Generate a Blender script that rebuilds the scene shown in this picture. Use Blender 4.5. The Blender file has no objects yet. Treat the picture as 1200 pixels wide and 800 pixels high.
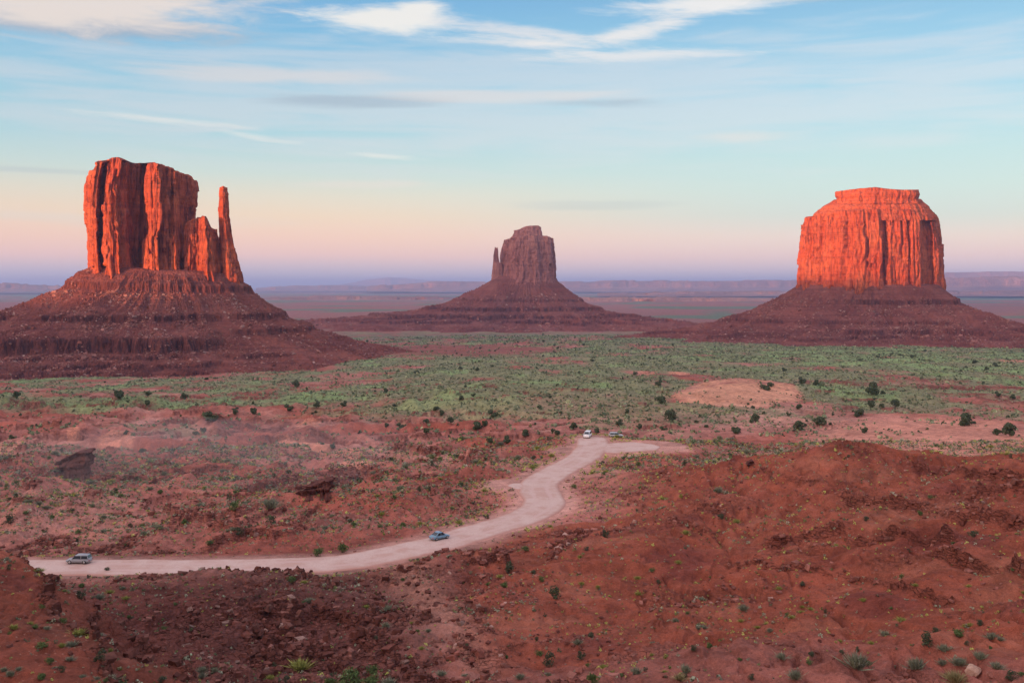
import bpy, math, random
import numpy as np
from mathutils import Vector, Matrix

R = math.radians
F = 1167.0            # focal length in pixels of the 1200 px wide photograph
HZ = 335.0            # row of the true horizon

# ------------------------------------------------------------------ camera, sky, sun, exposure
scn = bpy.context.scene
COL = scn.collection
cam_d = bpy.data.cameras.new("camera")
cam_d.sensor_width = 36.0
cam_d.lens = 36.0 * F / 1200.0
cam_d.shift_y = -(400.0 - HZ) / 1200.0
cam_d.clip_start = 0.3
cam_d.clip_end = 200000.0
cam = bpy.data.objects.new("camera", cam_d)
COL.objects.link(cam)
cam.location = (0, 0, 0)
cam.rotation_euler = (R(90), 0, 0)
scn.camera = cam

SUN_EL = R(2.4)
SUN_AZ = R(46)        # the sun stands behind the camera, this far round to its left
SUN_FROM = Vector((-math.sin(SUN_AZ) * math.cos(SUN_EL), -math.cos(SUN_AZ) * math.cos(SUN_EL), math.sin(SUN_EL)))
sun_d = bpy.data.lights.new("sun", "SUN")
sun_d.energy = 5.0
sun_d.angle = R(0.5)
sun_d.color = (1.0, 0.41, 0.18)
sun = bpy.data.objects.new("sun", sun_d)
COL.objects.link(sun)
sun.rotation_euler = SUN_FROM.to_track_quat('Z', 'Y').to_euler()
sun.location = SUN_FROM * 200

scn.view_settings.view_transform = 'Standard'
scn.view_settings.look = 'None'
scn.view_settings.exposure = 0.9
scn.view_settings.gamma = 1.0
scn.view_settings.use_curve_mapping = False
scn.cycles.use_denoising = True
scn.cycles.max_bounces = 4
scn.cycles.diffuse_bounces = 2
scn.cycles.volume_bounces = 0
scn.cycles.transparent_max_bounces = 6


def lin(c):
    return tuple((x / 255 / 12.92 if x / 255 <= 0.04045 else ((x / 255 + 0.055) / 1.055) ** 2.4) for x in c)


class NT:
    """tiny helper for node trees"""
    def __init__(self, tree):
        self.t = tree
        self.t.nodes.clear()
    def n(self, kind, **kw):
        nd = self.t.nodes.new(kind)
        for k, v in kw.items():
            setattr(nd, k, v)
        return nd
    def put(self, sock, v):
        if isinstance(v, bpy.types.NodeSocket):
            self.t.links.new(v, sock)
        elif v is not None:
            if isinstance(v, (tuple, list)) and len(v) == 3 and sock.type == 'RGBA':
                v = (*v, 1)
            sock.default_value = v
    def m(self, op, a, b=None, c=None, clamp=False):
        nd = self.n('ShaderNodeMath', operation=op, use_clamp=clamp)
        for i, v in enumerate((a, b, c)):
            if v is not None:
                self.put(nd.inputs[i], v)
        return nd.outputs[0]
    def xyz(self, x, y, z):
        nd = self.n('ShaderNodeCombineXYZ')
        for i, v in enumerate((x, y, z)):
            self.put(nd.inputs[i], v)
        return nd.outputs[0]
    def mix(self, f, a, b, blend='MIX'):
        nd = self.n('ShaderNodeMix', data_type='RGBA', blend_type=blend)
        nd.clamp_factor = True
        self.put(nd.inputs[0], f); self.put(nd.inputs[6], a); self.put(nd.inputs[7], b)
        return nd.outputs[2]
    def noise(self, vec, scale, detail=4, rough=0.55, dist=0.0):
        nd = self.n('ShaderNodeTexNoise')
        self.put(nd.inputs['Vector'], vec); self.put(nd.inputs['Scale'], scale)
        nd.inputs['Detail'].default_value = detail
        nd.inputs['Roughness'].default_value = rough
        nd.inputs['Distortion'].default_value = dist
        return nd.outputs['Fac']
    def ramp(self, f, stops, interp='LINEAR'):
        nd = self.n('ShaderNodeValToRGB')
        cr = nd.color_ramp
        cr.interpolation = interp
        while len(cr.elements) > 1:
            cr.elements.remove(cr.elements[-1])
        cr.elements[0].position = stops[0][0]
        cr.elements[0].color = (*stops[0][1], 1)
        for p, c in stops[1:]:
            cr.elements.new(p).color = (*c, 1)
        self.put(nd.inputs[0], f)
        return nd.outputs[0]
    def rng(self, v, a, b, c=0.0, d=1.0, smooth=True):
        nd = self.n('ShaderNodeMapRange')
        nd.interpolation_type = 'SMOOTHSTEP' if smooth else 'LINEAR'
        self.put(nd.inputs[0], v)
        for i, x in enumerate((a, b, c, d)):
            self.put(nd.inputs[i + 1], x)
        return nd.outputs[0]


UPPER = (1.10, 0.95, 1.06)     # radiance of unseen cloud added overhead to brighten the ambient light
WEST = (3.5, 2.4, 1.9)       # radiance of the sunset sky behind the camera


def build_world():
    w = bpy.data.worlds.new("World")
    scn.world = w
    w.use_nodes = True
    t = NT(w.node_tree)
    tc = t.n('ShaderNodeTexCoord')
    nv = t.n('ShaderNodeVectorMath', operation='NORMALIZE')
    t.put(nv.inputs[0], tc.outputs['Generated'])
    sp = t.n('ShaderNodeSeparateXYZ')
    t.put(sp.inputs[0], nv.outputs[0])
    X, Y, Z = sp.outputs
    el = t.m('MULTIPLY', t.m('ARCSINE', Z), 180 / math.pi)                  # degrees
    az = t.m('MULTIPLY', t.m('ARCTAN2', X, Y), 180 / math.pi)               # degrees to the right of the view
    E = lambda v: math.degrees(math.atan((HZ - v) / F))
    SC = 60.0
    def stops(lst, hi):
        out = [((E(v)) / SC, lin(c)) for v, c in lst]
        out = [(max(0.0, p), c) for p, c in out]
        return out + [(e / SC, lin(c)) for e, c in hi]
    elw = t.m('ADD', el, t.m('MULTIPLY', t.m('SUBTRACT', t.noise(t.xyz(t.m('MULTIPLY', az, 0.03), t.m('MULTIPLY', el, 0.25), 3.0), 1.0, 2), 0.5), 0.8))
    f = t.m('DIVIDE', elw, SC, clamp=True)
    left = t.ramp(f, stops([(335, (182, 196, 228)), (318, (208, 194, 218)), (300, (244, 194, 200)), (280, (248, 196, 188)),
                            (255, (240, 204, 184)), (230, (222, 208, 194)), (205, (194, 208, 206)), (170, (164, 201, 213)), (110, (132, 190, 216)),
                            (55, (108, 176, 214)), (0, (90, 160, 210))], [(22, (92, 160, 208)), (34, (88, 142, 196)), (60, (74, 124, 184))]))
    right = t.ramp(f, stops([(335, (180, 200, 232)), (318, (210, 196, 224)), (300, (226, 194, 212)), (280, (220, 198, 208)),
                             (255, (186, 198, 208)), (225, (180, 204, 210)), (190, (172, 204, 212)), (150, (158, 200, 216)), (100, (140, 192, 218)),
                             (50, (122, 180, 214)), (0, (104, 164, 206))], [(22, (92, 160, 208)), (34, (88, 142, 196)), (60, (74, 124, 184))]))
    base = t.mix(t.rng(az, -14.0, 20.0), left, right)
    # thin high cloud, drawn out along the horizon, as a function of direction
    def blob(cu, cv, su, sv, tilt=0.0, soft=1.0):
        ca = math.degrees(math.atan((cu - 600) / F)); ce = E(cv)
        sa = su / F * 57.3; se = sv / F * 57.3
        dx = t.m('SUBTRACT', az, ca)
        dy = t.m('SUBTRACT', t.m('SUBTRACT', el, ce), t.m('MULTIPLY', dx, tilt))
        q = t.m('ADD', t.m('POWER', t.m('DIVIDE', dx, sa), 2.0), t.m('POWER', t.m('DIVIDE', dy, se), 2.0))
        return t.m('POWER', 2.718, t.m('MULTIPLY', q, -soft))
    def streak(kx, ky, seed, det=5, rough=0.6, shear=0.0):
        v = t.xyz(t.m('MULTIPLY', az, kx), t.m('MULTIPLY', t.m('SUBTRACT', el, t.m('MULTIPLY', az, shear)), ky), seed)
        return t.noise(v, 1.0, det, rough, 0.4)
    n1 = streak(0.22, 1.1, 1.7, 9, 0.66)
    n2 = streak(0.28, 2.2, 5.1, 9, 0.70, -0.05)
    n3 = streak(0.10, 1.1, 9.3, 5, 0.55)
    def cloud(col, masks, nz, lo, hi, amt, under=None):
        nonlocal base
        mk = masks[0]
        for q in masks[1:]:
            mk = t.m('MAXIMUM', mk, q)
        a = t.m('MULTIPLY', t.rng(t.m('ADD', t.m('MULTIPLY', mk, 0.62), nz), lo, hi), amt)
        a = t.m('MULTIPLY', a, t.rng(mk, 0.02, 0.25))
        base = t.mix(a, base, lin(col))
    # faint veils everywhere low in the sky
    cloud((206, 206, 214), [blob(620, 120, 900, 90)], n3, 0.70, 1.12, 0.6)
    cloud((166, 176, 190), [blob(80, 213, 160, 5), blob(700, 243, 140, 9)], n3, 0.75, 1.15, 0.45)
    cloud((150, 164, 184), [blob(420, 121, 150, 9, -0.004), blob(700, 122, 120, 8), blob(980, 10, 130, 9)], n3, 0.72, 1.15, 0.75)
    cloud((224, 208, 204), [blob(600, 114, 200, 12), blob(430, 218, 120, 7), blob(880, 165, 90, 10), blob(300, 95, 220, 14), blob(150, 262, 200, 10)], n3, 0.74, 1.15, 0.55)
    cloud((146, 156, 178), [blob(90, 54, 150, 16, 0.02)], n1, 0.55, 1.0, 0.85)
    cloud((236, 216, 204), [blob(70, 18, 175, 40, 0.02)], n1, 0.50, 1.0, 0.95)
    cloud((250, 238, 226), [blob(455, 25, 100, 18, 0.02), blob(492, 14, 42, 15)], n1, 0.66, 1.12, 0.9)
    cloud((250, 236, 226), [blob(840, 12, 130, 14, 0.0)], n1, 0.68, 1.15, 0.85)
    cloud((248, 232, 222), [blob(745, 40, 110, 14, 0.24), blob(640, 50, 150, 9, -0.03)], n2, 0.66, 1.22, 0.8)
    cloud((240, 226, 220), [blob(740, 68, 170, 8, 0.0), blob(590, 34, 120, 9, -0.10)], n2, 0.66, 1.22, 0.7)
    cloud((246, 232, 222), [blob(190, 152, 130, 6, -0.05), blob(445, 184, 60, 5, -0.06), blob(300, 166, 60, 5, -0.14)], n2, 0.74, 1.3, 0.5)
    # the rest of the sky, overhead and behind the camera: high broken cloud added to brighten the ground
    ncl = streak(0.03, 0.07, 14.2, 5, 0.6)
    high = t.m('MULTIPLY', t.rng(el, 17.0, 34.0), t.rng(ncl, 0.30, 0.60, 0.55, 1.0))
    base = t.mix(high, base, UPPER)
    dsun = t.n('ShaderNodeVectorMath', operation='DOT_PRODUCT')
    t.put(dsun.inputs[0], nv.outputs[0]); dsun.inputs[1].default_value = SUN_FROM
    back = t.m('MULTIPLY', t.rng(dsun.outputs['Value'], 0.45, 0.95), t.rng(el, 55.0, 5.0, 0.25, 1.0))
    base = t.mix(back, base, WEST)
    sky = t.n('ShaderNodeTexSky', sky_type='NISHITA')
    sky.sun_disc = False
    sky.sun_elevation = SUN_EL
    sky.sun_rotation = math.pi + SUN_AZ        # clockwise from +Y: behind the camera, to its left
    sky.altitude = 1600
    b1 = t.n('ShaderNodeBackground'); t.put(b1.inputs[0], base); b1.inputs[1].default_value = 0.475
    b2 = t.n('ShaderNodeBackground'); t.put(b2.inputs[0], sky.outputs[0]); b2.inputs[1].default_value = 0.06
    ad = t.n('ShaderNodeAddShader')
    t.t.links.new(b1.outputs[0], ad.inputs[0]); t.t.links.new(b2.outputs[0], ad.inputs[1])
    out = t.n('ShaderNodeOutputWorld')
    t.t.links.new(ad.outputs[0], out.inputs[0])


build_world()

# ------------------------------------------------------------------ noise
def _hash(ix, iy, iz, seed):
    h = (ix.astype(np.int64) * 374761393 + iy.astype(np.int64) * 668265263 + iz.astype(np.int64) * 2147483647 + seed * 974634777) & 0xffffffff
    h = (h ^ (h >> 13)) * 1274126177 & 0xffffffff
    h = (h ^ (h >> 16)) * 2246822519 & 0xffffffff
    return (h ^ (h >> 15)) & 0xffff


_G2 = np.array([(math.cos(a), math.sin(a)) for a in np.linspace(0, 2 * math.pi, 64, endpoint=False)], np.float32)


def perlin2(x, y, seed=0):
    x = np.asarray(x, np.float64); y = np.asarray(y, np.float64)
    ix = np.floor(x).astype(np.int64); iy = np.floor(y).astype(np.int64)
    fx = (x - ix).astype(np.float32); fy = (y - iy).astype(np.float32)
    u = fx * fx * fx * (fx * (fx * 6 - 15) + 10); v = fy * fy * fy * (fy * (fy * 6 - 15) + 10)
    z0 = np.zeros_like(ix)
    def g(ox, oy):
        h = _hash(ix + ox, iy + oy, z0, seed) & 63
        return _G2[h, 0] * (fx - ox) + _G2[h, 1] * (fy - oy)
    a = g(0, 0); b = g(1, 0); c = g(0, 1); d = g(1, 1)
    return ((a + (b - a) * u) * (1 - v) + (c + (d - c) * u) * v) * 1.5


def fbm2(x, y, oct=4, seed=0, gain=0.5, lac=2.03):
    s = 0; a = 1.0; t = 0
    for i in range(oct):
        s = s + a * perlin2(x, y, seed + i * 17); t += a
        x = x * lac + 11.3; y = y * lac - 7.1; a *= gain
    return s / t


def ridge2(x, y, oct=4, seed=0, gain=0.5, lac=2.05):
    s = 0; a = 1.0; t = 0
    for i in range(oct):
        s = s + a * (1 - np.abs(perlin2(x, y, seed + i * 17)) * 1.6); t += a
        x = x * lac + 3.3; y = y * lac - 9.1; a *= gain
    return s / t


def val3(x, y, z, seed=0):
    ix = np.floor(x).astype(np.int64); iy = np.floor(y).astype(np.int64); iz = np.floor(z).astype(np.int64)
    fx = x - ix; fy = y - iy; fz = z - iz
    u = fx * fx * (3 - 2 * fx); v = fy * fy * (3 - 2 * fy); w = fz * fz * (3 - 2 * fz)
    def g(a, b, c):
        return _hash(ix + a, iy + b, iz + c, seed) / 65535.0 * 2 - 1
    l = lambda p, q, k: p + (q - p) * k
    return l(l(l(g(0, 0, 0), g(1, 0, 0), u), l(g(0, 1, 0), g(1, 1, 0), u), v),
             l(l(g(0, 0, 1), g(1, 0, 1), u), l(g(0, 1, 1), g(1, 1, 1), u), v), w)


def fbm3(x, y, z, oct=4, seed=0, gain=0.5):
    s = 0; a = 1.0; t = 0
    for i in range(oct):
        s = s + a * val3(x, y, z, seed + i * 31); t += a
        x = x * 2.03 + 5.1; y = y * 2.03 + 1.7; z = z * 2.03 - 3.3; a *= gain
    return s / t


def sst(x, a, b):
    t = np.clip((x - a) / (b - a), 0, 1)
    return t * t * (3 - 2 * t)


def grid_mesh(name, P, wrap=False, colors=None, flip=False, smooth=True, mat=None, parent=None, extra=None):
    """P: (rows, cols, 3). wrap closes the columns."""
    nr, nc, _ = P.shape
    me = bpy.data.meshes.new(name)
    me.vertices.add(nr * nc)
    me.vertices.foreach_set("co", P.reshape(-1).astype(np.float32))
    idx = np.arange(nr * nc).reshape(nr, nc)
    if wrap:
        a = idx[:-1]; b = np.roll(idx, -1, 1)[:-1]; c = np.roll(idx, -1, 1)[1:]; d = idx[1:]
    else:
        a = idx[:-1, :-1]; b = idx[:-1, 1:]; c = idx[1:, 1:]; d = idx[1:, :-1]
    q = np.stack([a, b, c, d], -1).reshape(-1, 4)
    if flip:
        q = q[:, ::-1]
    set_quads(me, q, smooth)
    if colors is not None:
        at = me.color_attributes.new("col", 'FLOAT_COLOR', 'POINT')
        c4 = np.ones((nr * nc, 4), np.float32); c4[:, :3] = colors.reshape(-1, 3)
        at.data.foreach_set("color", c4.reshape(-1))
    for k, v in (extra or {}).items():
        at = me.attributes.new(k, 'FLOAT', 'POINT')
        at.data.foreach_set("value", v.reshape(-1).astype(np.float32))
    return link(name, me, mat, parent)


def set_quads(me, q, smooth=True):
    n = len(q); k = q.shape[1]
    me.loops.add(n * k)
    me.loops.foreach_set("vertex_index", np.ascontiguousarray(q.reshape(-1), dtype=np.int32))
    me.polygons.add(n)
    me.polygons.foreach_set("loop_start", np.arange(0, n * k, k, dtype=np.int32))
    me.polygons.foreach_set("use_smooth", np.full(n, smooth))
    me.update(calc_edges=True)


def link(name, me, mat=None, parent=None):
    o = bpy.data.objects.new(name, me)
    COL.objects.link(o)
    if mat is not None:
        me.materials.append(mat)
    if parent is not None:
        o.parent = parent
    return o


def tag(o, label=None, cat=None, group=None, kind=None):
    if label: o['label'] = label
    if cat: o['category'] = cat
    if group: o['group'] = group
    if kind: o['kind'] = kind
    return o


def empty(name, loc, label, cat, group=None):
    o = bpy.data.objects.new(name, None)
    COL.objects.link(o)
    o.location = loc
    return tag(o, label, cat, group)


# ------------------------------------------------------------------ materials
def mat_new(name):
    m = bpy.data.materials.new(name)
    m.use_nodes = True
    return m, NT(m.node_tree)


def finish(t, col, rough=0.95, bump=None, strength=0.5, dist=0.3, spec=0.1):
    b = t.n('ShaderNodeBsdfPrincipled')
    t.put(b.inputs['Base Color'], col)
    t.put(b.inputs['Roughness'], rough)
    b.inputs['Specular IOR Level'].default_value = spec
    if bump is not None:
        bn = t.n('ShaderNodeBump')
        bn.inputs['Strength'].default_value = strength
        bn.inputs['Distance'].default_value = dist
        t.put(bn.inputs['Height'], bump)
        t.t.links.new(bn.outputs[0], b.inputs['Normal'])
    o = t.n('ShaderNodeOutputMaterial')
    t.t.links.new(b.outputs[0], o.inputs[0])
    return b


def mat_ground():
    m, t = mat_new("red_desert_soil")
    at = t.n('ShaderNodeAttribute', attribute_name='col')
    rk = t.n('ShaderNodeAttribute', attribute_name='rocky').outputs['Fac']
    gr = t.n('ShaderNodeAttribute', attribute_name='green').outputs['Fac']
    fr = t.n('ShaderNodeAttribute', attribute_name='far').outputs['Fac']
    g = t.n('ShaderNodeNewGeometry').outputs['Position']
    nA = t.noise(g, 0.35, 6, 0.65)
    nB = t.noise(g, 3.0, 4, 0.7)
    nC = t.noise(g, 0.03, 5, 0.6)
    c = at.outputs['Color']
    k = t.m('ADD', t.m('MULTIPLY', t.rng(nA, 0.3, 0.7), 0.48), t.m('MULTIPLY', t.rng(nB, 0.3, 0.7), 0.36))
    k = t.m('ADD', k, t.m('MULTIPLY', t.rng(nC, 0.3, 0.7), 0.3))
    k = t.m('ADD', k, 0.43)
    c = t.mix(1.0, c, t.xyz(k, k, k), 'MULTIPLY')
    # pale pebbles and chips
    vo = t.n('ShaderNodeTexVoronoi'); t.put(vo.inputs['Vector'], g); vo.inputs['Scale'].default_value = 1.6
    peb = t.m('MULTIPLY', t.m('LESS_THAN', vo.outputs['Distance'], 0.16), t.m('GREATER_THAN', t.noise(g, 0.12, 3), 0.56))
    c = t.mix(t.m('MULTIPLY', peb, 0.45), c, (0.42, 0.24, 0.18))
    # low ground cover: small tufts, denser where the soil is green
    for sc, th, colr, sh in ((0.42, 0.30, (0.085, 0.095, 0.045), 0.0), (0.9, 0.28, (0.15, 0.165, 0.08), 4.0), (0.16, 0.26, (0.06, 0.075, 0.04), 9.0)):
        v2 = t.n('ShaderNodeTexVoronoi'); t.put(v2.inputs['Vector'], g); v2.inputs['Scale'].default_value = sc
        sep = t.n('ShaderNodeSeparateColor'); t.put(sep.inputs[0], v2.outputs['Color'])
        keep = t.m('LESS_THAN', sep.outputs[0], t.m('MULTIPLY', t.m('MULTIPLY', gr, fr), 0.9))
        size = t.m('MULTIPLY', t.m('ADD', sep.outputs[1], 0.35), th)
        spot = t.m('MULTIPLY', t.rng(t.m('SUBTRACT', size, v2.outputs['Distance']), 0.0, 0.10), keep)
        c = t.mix(t.m('MULTIPLY', spot, 0.85), c, colr)
    # rock broken into blocks along ledges
    vr = t.n('ShaderNodeTexVoronoi', feature='DISTANCE_TO_EDGE'); 
    wv = t.n('ShaderNodeTexNoise'); t.put(wv.inputs['Vector'], g); wv.inputs['Scale'].default_value = 0.8; wv.inputs['Detail'].default_value = 4
    wa = t.n('ShaderNodeVectorMath', operation='MULTIPLY_ADD'); t.put(wa.inputs[0], wv.outputs['Color']); wa.inputs[1].default_value = (2.2, 2.2, 0.8); t.put(wa.inputs[2], g)
    wm = t.n('ShaderNodeVectorMath', operation='MULTIPLY'); t.put(wm.inputs[0], wa.outputs[0]); wm.inputs[1].default_value = (0.7, 0.7, 2.6)
    t.put(vr.inputs['Vector'], wm.outputs[0]); vr.inputs['Scale'].default_value = 1.0
    cr = t.m('MULTIPLY', t.rng(vr.outputs['Distance'], 0.09, 0.0), t.m('MULTIPLY', rk, t.rng(nB, 0.35, 0.6)))
    c = t.mix(t.m('MULTIPLY', cr, 0.4), c, (0.06, 0.024, 0.02))
    nG = t.noise(g, 14.0, 3, 0.7)
    gk = t.rng(nG, 0.32, 0.68, 0.72, 1.28)
    c = t.mix(1.0, c, t.xyz(gk, gk, gk), 'MULTIPLY')
    h = t.m('ADD', t.m('MULTIPLY', nA, 0.9), t.m('MULTIPLY', nB, 0.3))
    h = t.m('SUBTRACT', h, t.m('MULTIPLY', cr, 0.7))
    finish(t, c, 0.97, h, 1.0, 0.5)
    return m


def mat_rock(name, base, dark, pale, scale=1.0, band=0.25, streak=1.0, speck=0.0):
    m, t = mat_new(name)
    g = t.n('ShaderNodeNewGeometry').outputs['Position']
    sp = t.n('ShaderNodeSeparateXYZ'); t.put(sp.inputs[0], g)
    X, Y, Z = sp.outputs
    s = 1 / scale
    big = t.noise(g, 0.018 * s, 5, 0.6)
    mid = t.noise(g, 0.12 * s, 6, 0.65)
    fine = t.noise(g, 0.6 * s, 4, 0.7)
    strv = t.noise(t.xyz(t.m('MULTIPLY', X, 0.22 * s), t.m('MULTIPLY', Y, 0.22 * s), t.m('MULTIPLY', Z, 0.012 * s)), 1.0, 5, 0.65, 0.3)
    bed = t.noise(t.xyz(t.m('MULTIPLY', X, 0.004 * s), t.m('MULTIPLY', Y, 0.004 * s), t.m('MULTIPLY', Z, 0.22 * s)), 1.0, 4, 0.7)
    c = t.mix(t.rng(big, 0.35, 0.7), base, pale)
    c = t.mix(t.m('MULTIPLY', t.rng(mid, 0.42, 0.72), 0.55), c, dark)
    c = t.mix(t.m('MULTIPLY', t.rng(strv, 0.50, 0.66), 0.85 * streak), c, dark)
    c = t.mix(t.m('MULTIPLY', t.rng(bed, 0.5, 0.66), band), c, dark)
    c = t.mix(t.m('MULTIPLY', t.rng(bed, 0.45, 0.32), band), c, pale)
    if speck:
        vo = t.n('ShaderNodeTexVoronoi'); t.put(vo.inputs['Vector'], g); vo.inputs['Scale'].default_value = 0.15 * s
        sep = t.n('ShaderNodeSeparateColor'); t.put(sep.inputs[0], vo.outputs['Color'])
        sz = t.m('MULTIPLY', sep.outputs[1], 0.42)
        pk = t.m('MULTIPLY', t.m('LESS_THAN', vo.outputs['Distance'], sz), t.m('LESS_THAN', sep.outputs[0], t.rng(t.noise(g, 0.02 * s, 4), 0.4, 0.65, 0.05, 0.9)))
        c = t.mix(t.m('MULTIPLY', pk, speck), c, t.mix(sep.outputs[2], (0.34, 0.19, 0.15), (0.16, 0.07, 0.055)))
        br = t.n('ShaderNodeAttribute', attribute_name='bedrock').outputs['Fac']
        c = t.mix(t.m('MULTIPLY', br, 0.88), c, t.mix(t.rng(strv, 0.42, 0.58), (0.17, 0.055, 0.045), (0.05, 0.02, 0.022)))
    h = t.m('ADD', t.m('MULTIPLY', mid, 1.0), t.m('ADD', t.m('MULTIPLY', fine, 0.4), t.m('MULTIPLY', strv, 0.9)))
    finish(t, c, 0.95, h, 0.9, 3.5 * scale)
    return m


def mat_plain(name, col, rough=0.9, var=0.25, scale=2.0, spec=0.1, metallic=0.0):
    m, t = mat_new(name)
    g = t.n('ShaderNodeNewGeometry').outputs['Position']
    n = t.noise(g, scale, 4, 0.6)
    k = t.rng(n, 0.3, 0.7, 1 - var, 1 + var)
    c = t.mix(1.0, col, t.xyz(k, k, k), 'MULTIPLY')
    b = finish(t, c, rough, spec=spec)
    b.inputs['Metallic'].default_value = metallic
    return m


def mat_attr(name, rough=0.9, var=0.3, scale=3.0):
    m, t = mat_new(name)
    at = t.n('ShaderNodeAttribute', attribute_name='col')
    g = t.n('ShaderNodeNewGeometry').outputs['Position']
    k = t.rng(t.noise(g, scale, 3, 0.6), 0.3, 0.7, 1 - var, 1 + var)
    finish(t, t.mix(1.0, at.outputs['Color'], t.xyz(k, k, k), 'MULTIPLY'), rough)
    return m


M_GROUND = mat_ground()
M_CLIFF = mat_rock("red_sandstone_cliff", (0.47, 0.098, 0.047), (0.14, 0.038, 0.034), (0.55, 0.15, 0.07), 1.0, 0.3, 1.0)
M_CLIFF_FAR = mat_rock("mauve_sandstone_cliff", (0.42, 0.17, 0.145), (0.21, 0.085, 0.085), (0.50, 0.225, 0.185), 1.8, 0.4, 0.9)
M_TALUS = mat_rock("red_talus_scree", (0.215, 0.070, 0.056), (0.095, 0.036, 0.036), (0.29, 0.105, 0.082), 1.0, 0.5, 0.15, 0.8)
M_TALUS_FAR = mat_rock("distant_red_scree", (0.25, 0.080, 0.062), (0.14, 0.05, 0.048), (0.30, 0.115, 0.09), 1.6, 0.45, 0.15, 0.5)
M_ROCK = mat_rock("dark_red_ledge_rock", (0.13, 0.05, 0.042), (0.05, 0.022, 0.022), (0.22, 0.09, 0.07), 0.06, 0.4, 0.3)

# ------------------------------------------------------------------ the ground
# sample points of the relief: where the photograph shows a spot of ground (column, row) and how far ahead it lies (metres)
SPOTS = [
 (-150,0,1,-1.8),(600,0,1,-1.8),(1350,0,1,-1.8),(-150,0,4,-1.9),(600,0,4,-1.9),(1350,0,4,-1.9),
 (-150,0,9,-6),(600,0,9,-6),(1350,0,9,-6),(-150,0,20,-14),(600,0,20,-14),(1350,0,20,-14),
 (-150,0,40,-23),(600,0,40,-25),(1350,0,40,-23),(-150,0,60,-28.6),(200,0,60,-28.9),(600,0,60,-31),(1000,0,60,-29.5),(1350,0,60,-28.6),
]
def spot(u, v, y): SPOTS.append((u, v, y, -(v - HZ) * y / F))
for s in [
 # left foreground mound
 (-150,800,74),(0,800,76),(150,808,78),(300,812,84),(-150,700,96),(0,690,100),(60,702,102),(110,740,100),(160,790,92),(-150,640,112),(0,657,112),(40,672,112),(90,700,114),
 # ravine behind it
 (230,800,98),(330,800,96),(430,800,94),(120,742,128),(220,735,128),(330,765,112),(400,775,108),(470,790,100),(150,680,152),(260,690,148),(200,672,160),(60,690,140),
 (350,725,130),(420,705,140),(430,684,160),(520,720,135),
 # wash and the hummocks beside it
 (560,800,98),(560,765,110),(520,700,148),(470,672,166),(640,800,96),(640,745,122),(600,700,143),(510,648,178),(560,658,172),(590,640,190),(700,800,92),(700,770,106),(700,705,140),(760,660,160),(700,620,190),(650,660,166),
 (700,588,222),(760,560,250),(760,600,200),
 # shelf at the lower right
 (800,800,90),(800,768,106),(900,805,88),(900,765,102),(1000,800,86),(1000,768,98),(1100,800,86),(1100,750,98),(1200,800,84),(1200,735,98),(1350,800,82),(1350,720,98),
 # the red hill that faces the camera on the right
 (800,738,126),(900,744,124),(1000,740,122),(1100,728,118),(1200,712,112),(800,680,148),(900,672,146),(1000,664,144),(1100,650,140),(1200,640,134),
 (800,620,180),(900,606,178),(1000,596,174),(1100,590,168),(1200,590,158),(850,546,222),(800,562,222),(910,540,216),(960,522,210),(1010,522,206),(1060,545,196),(1110,556,188),(1160,545,188),(1200,534,190),(1350,505,190),
 (960,538,262),(1100,548,250),(1200,548,245),(850,550,262),(1350,560,250),
 # pink dune flat behind the hill
 (1000,520,330),(1100,522,330),(1200,536,300),(1000,500,400),(1100,497,410),(1200,512,350),(900,505,380),(850,515,345),(1350,530,320),(1350,500,400),
 # around the road
 (-150,664,177),(60,664,177),(200,664,177),(330,662,178),(400,657,181),(450,648,187),(520,636,194),(560,620,205),(610,607,215),(636,590,229),(632,566,253),(655,549,273),(687,535,292),(697,515,324),(760,522,316),(730,540,285),
 (-150,640,196),(0,640,196),(150,636,198),(300,630,202),(400,618,212),(480,610,216),(540,590,232),
 (-150,600,226),(0,602,226),(150,600,228),(300,600,226),(400,590,236),(480,575,250),(560,560,262),(600,540,285),
 (-150,545,290),(0,550,285),(80,562,268),(200,560,276),(300,565,268),(400,552,285),(480,540,300),(550,530,315),(620,515,335),
 (-150,500,420),(0,500,425),(150,505,405),(300,508,395),(420,510,380),(520,500,400),(620,490,430),(700,492,410),(780,495,405),
 (-150,470,640),(0,470,640),(150,472,620),(300,472,600),(450,470,560),(600,462,560),(700,462,560),(780,466,540),
 (820,470,520),(830,452,590),(865,447,600),(900,456,575),(925,470,530),(865,476,500),(980,474,540),(1100,474,560),(1200,480,520),(1350,482,520),(860,455,760),
 (-150,452,950),(0,451,950),(150,448,950),(300,446,930),(450,446,900),(600,436,900),(750,436,900),(900,436,900),(1050,440,860),(1200,446,820),(1350,446,820),
 (-150,440,1300),(100,440,1300),(300,432,1300),(450,418,1350),(600,416,1350),(750,415,1350),(900,414,1400),(1050,414,1400),(1200,416,1350),(1350,418,1350),
 (450,404,1900),(600,400,1900),(750,399,1900),(900,400,2000),(1100,402,2000),(1300,402,2000),(100,420,1900),(-150,420,1900),
 (300,392,2600),(450,388,2700),(600,388,2700),(750,388,2700),(900,389,2700),(1200,390,2700),(0,395,2600),
 (-150,366,5000),(200,366,5000),(600,366,5000),(1000,366,5000),(1350,366,5000),
 (-150,354,9500),(200,354,9500),(600,354,9500),(1000,354,9500),(1350,354,9500),
 (-150,346,18000),(600,346,18000),(1350,346,18000),(-150,340.5,42000),(600,340.5,42000),(1350,340.5,42000),(-150,338.4,75000),(600,338.4,75000),(1350,338.4,75000)]:
    spot(*s)

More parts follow.
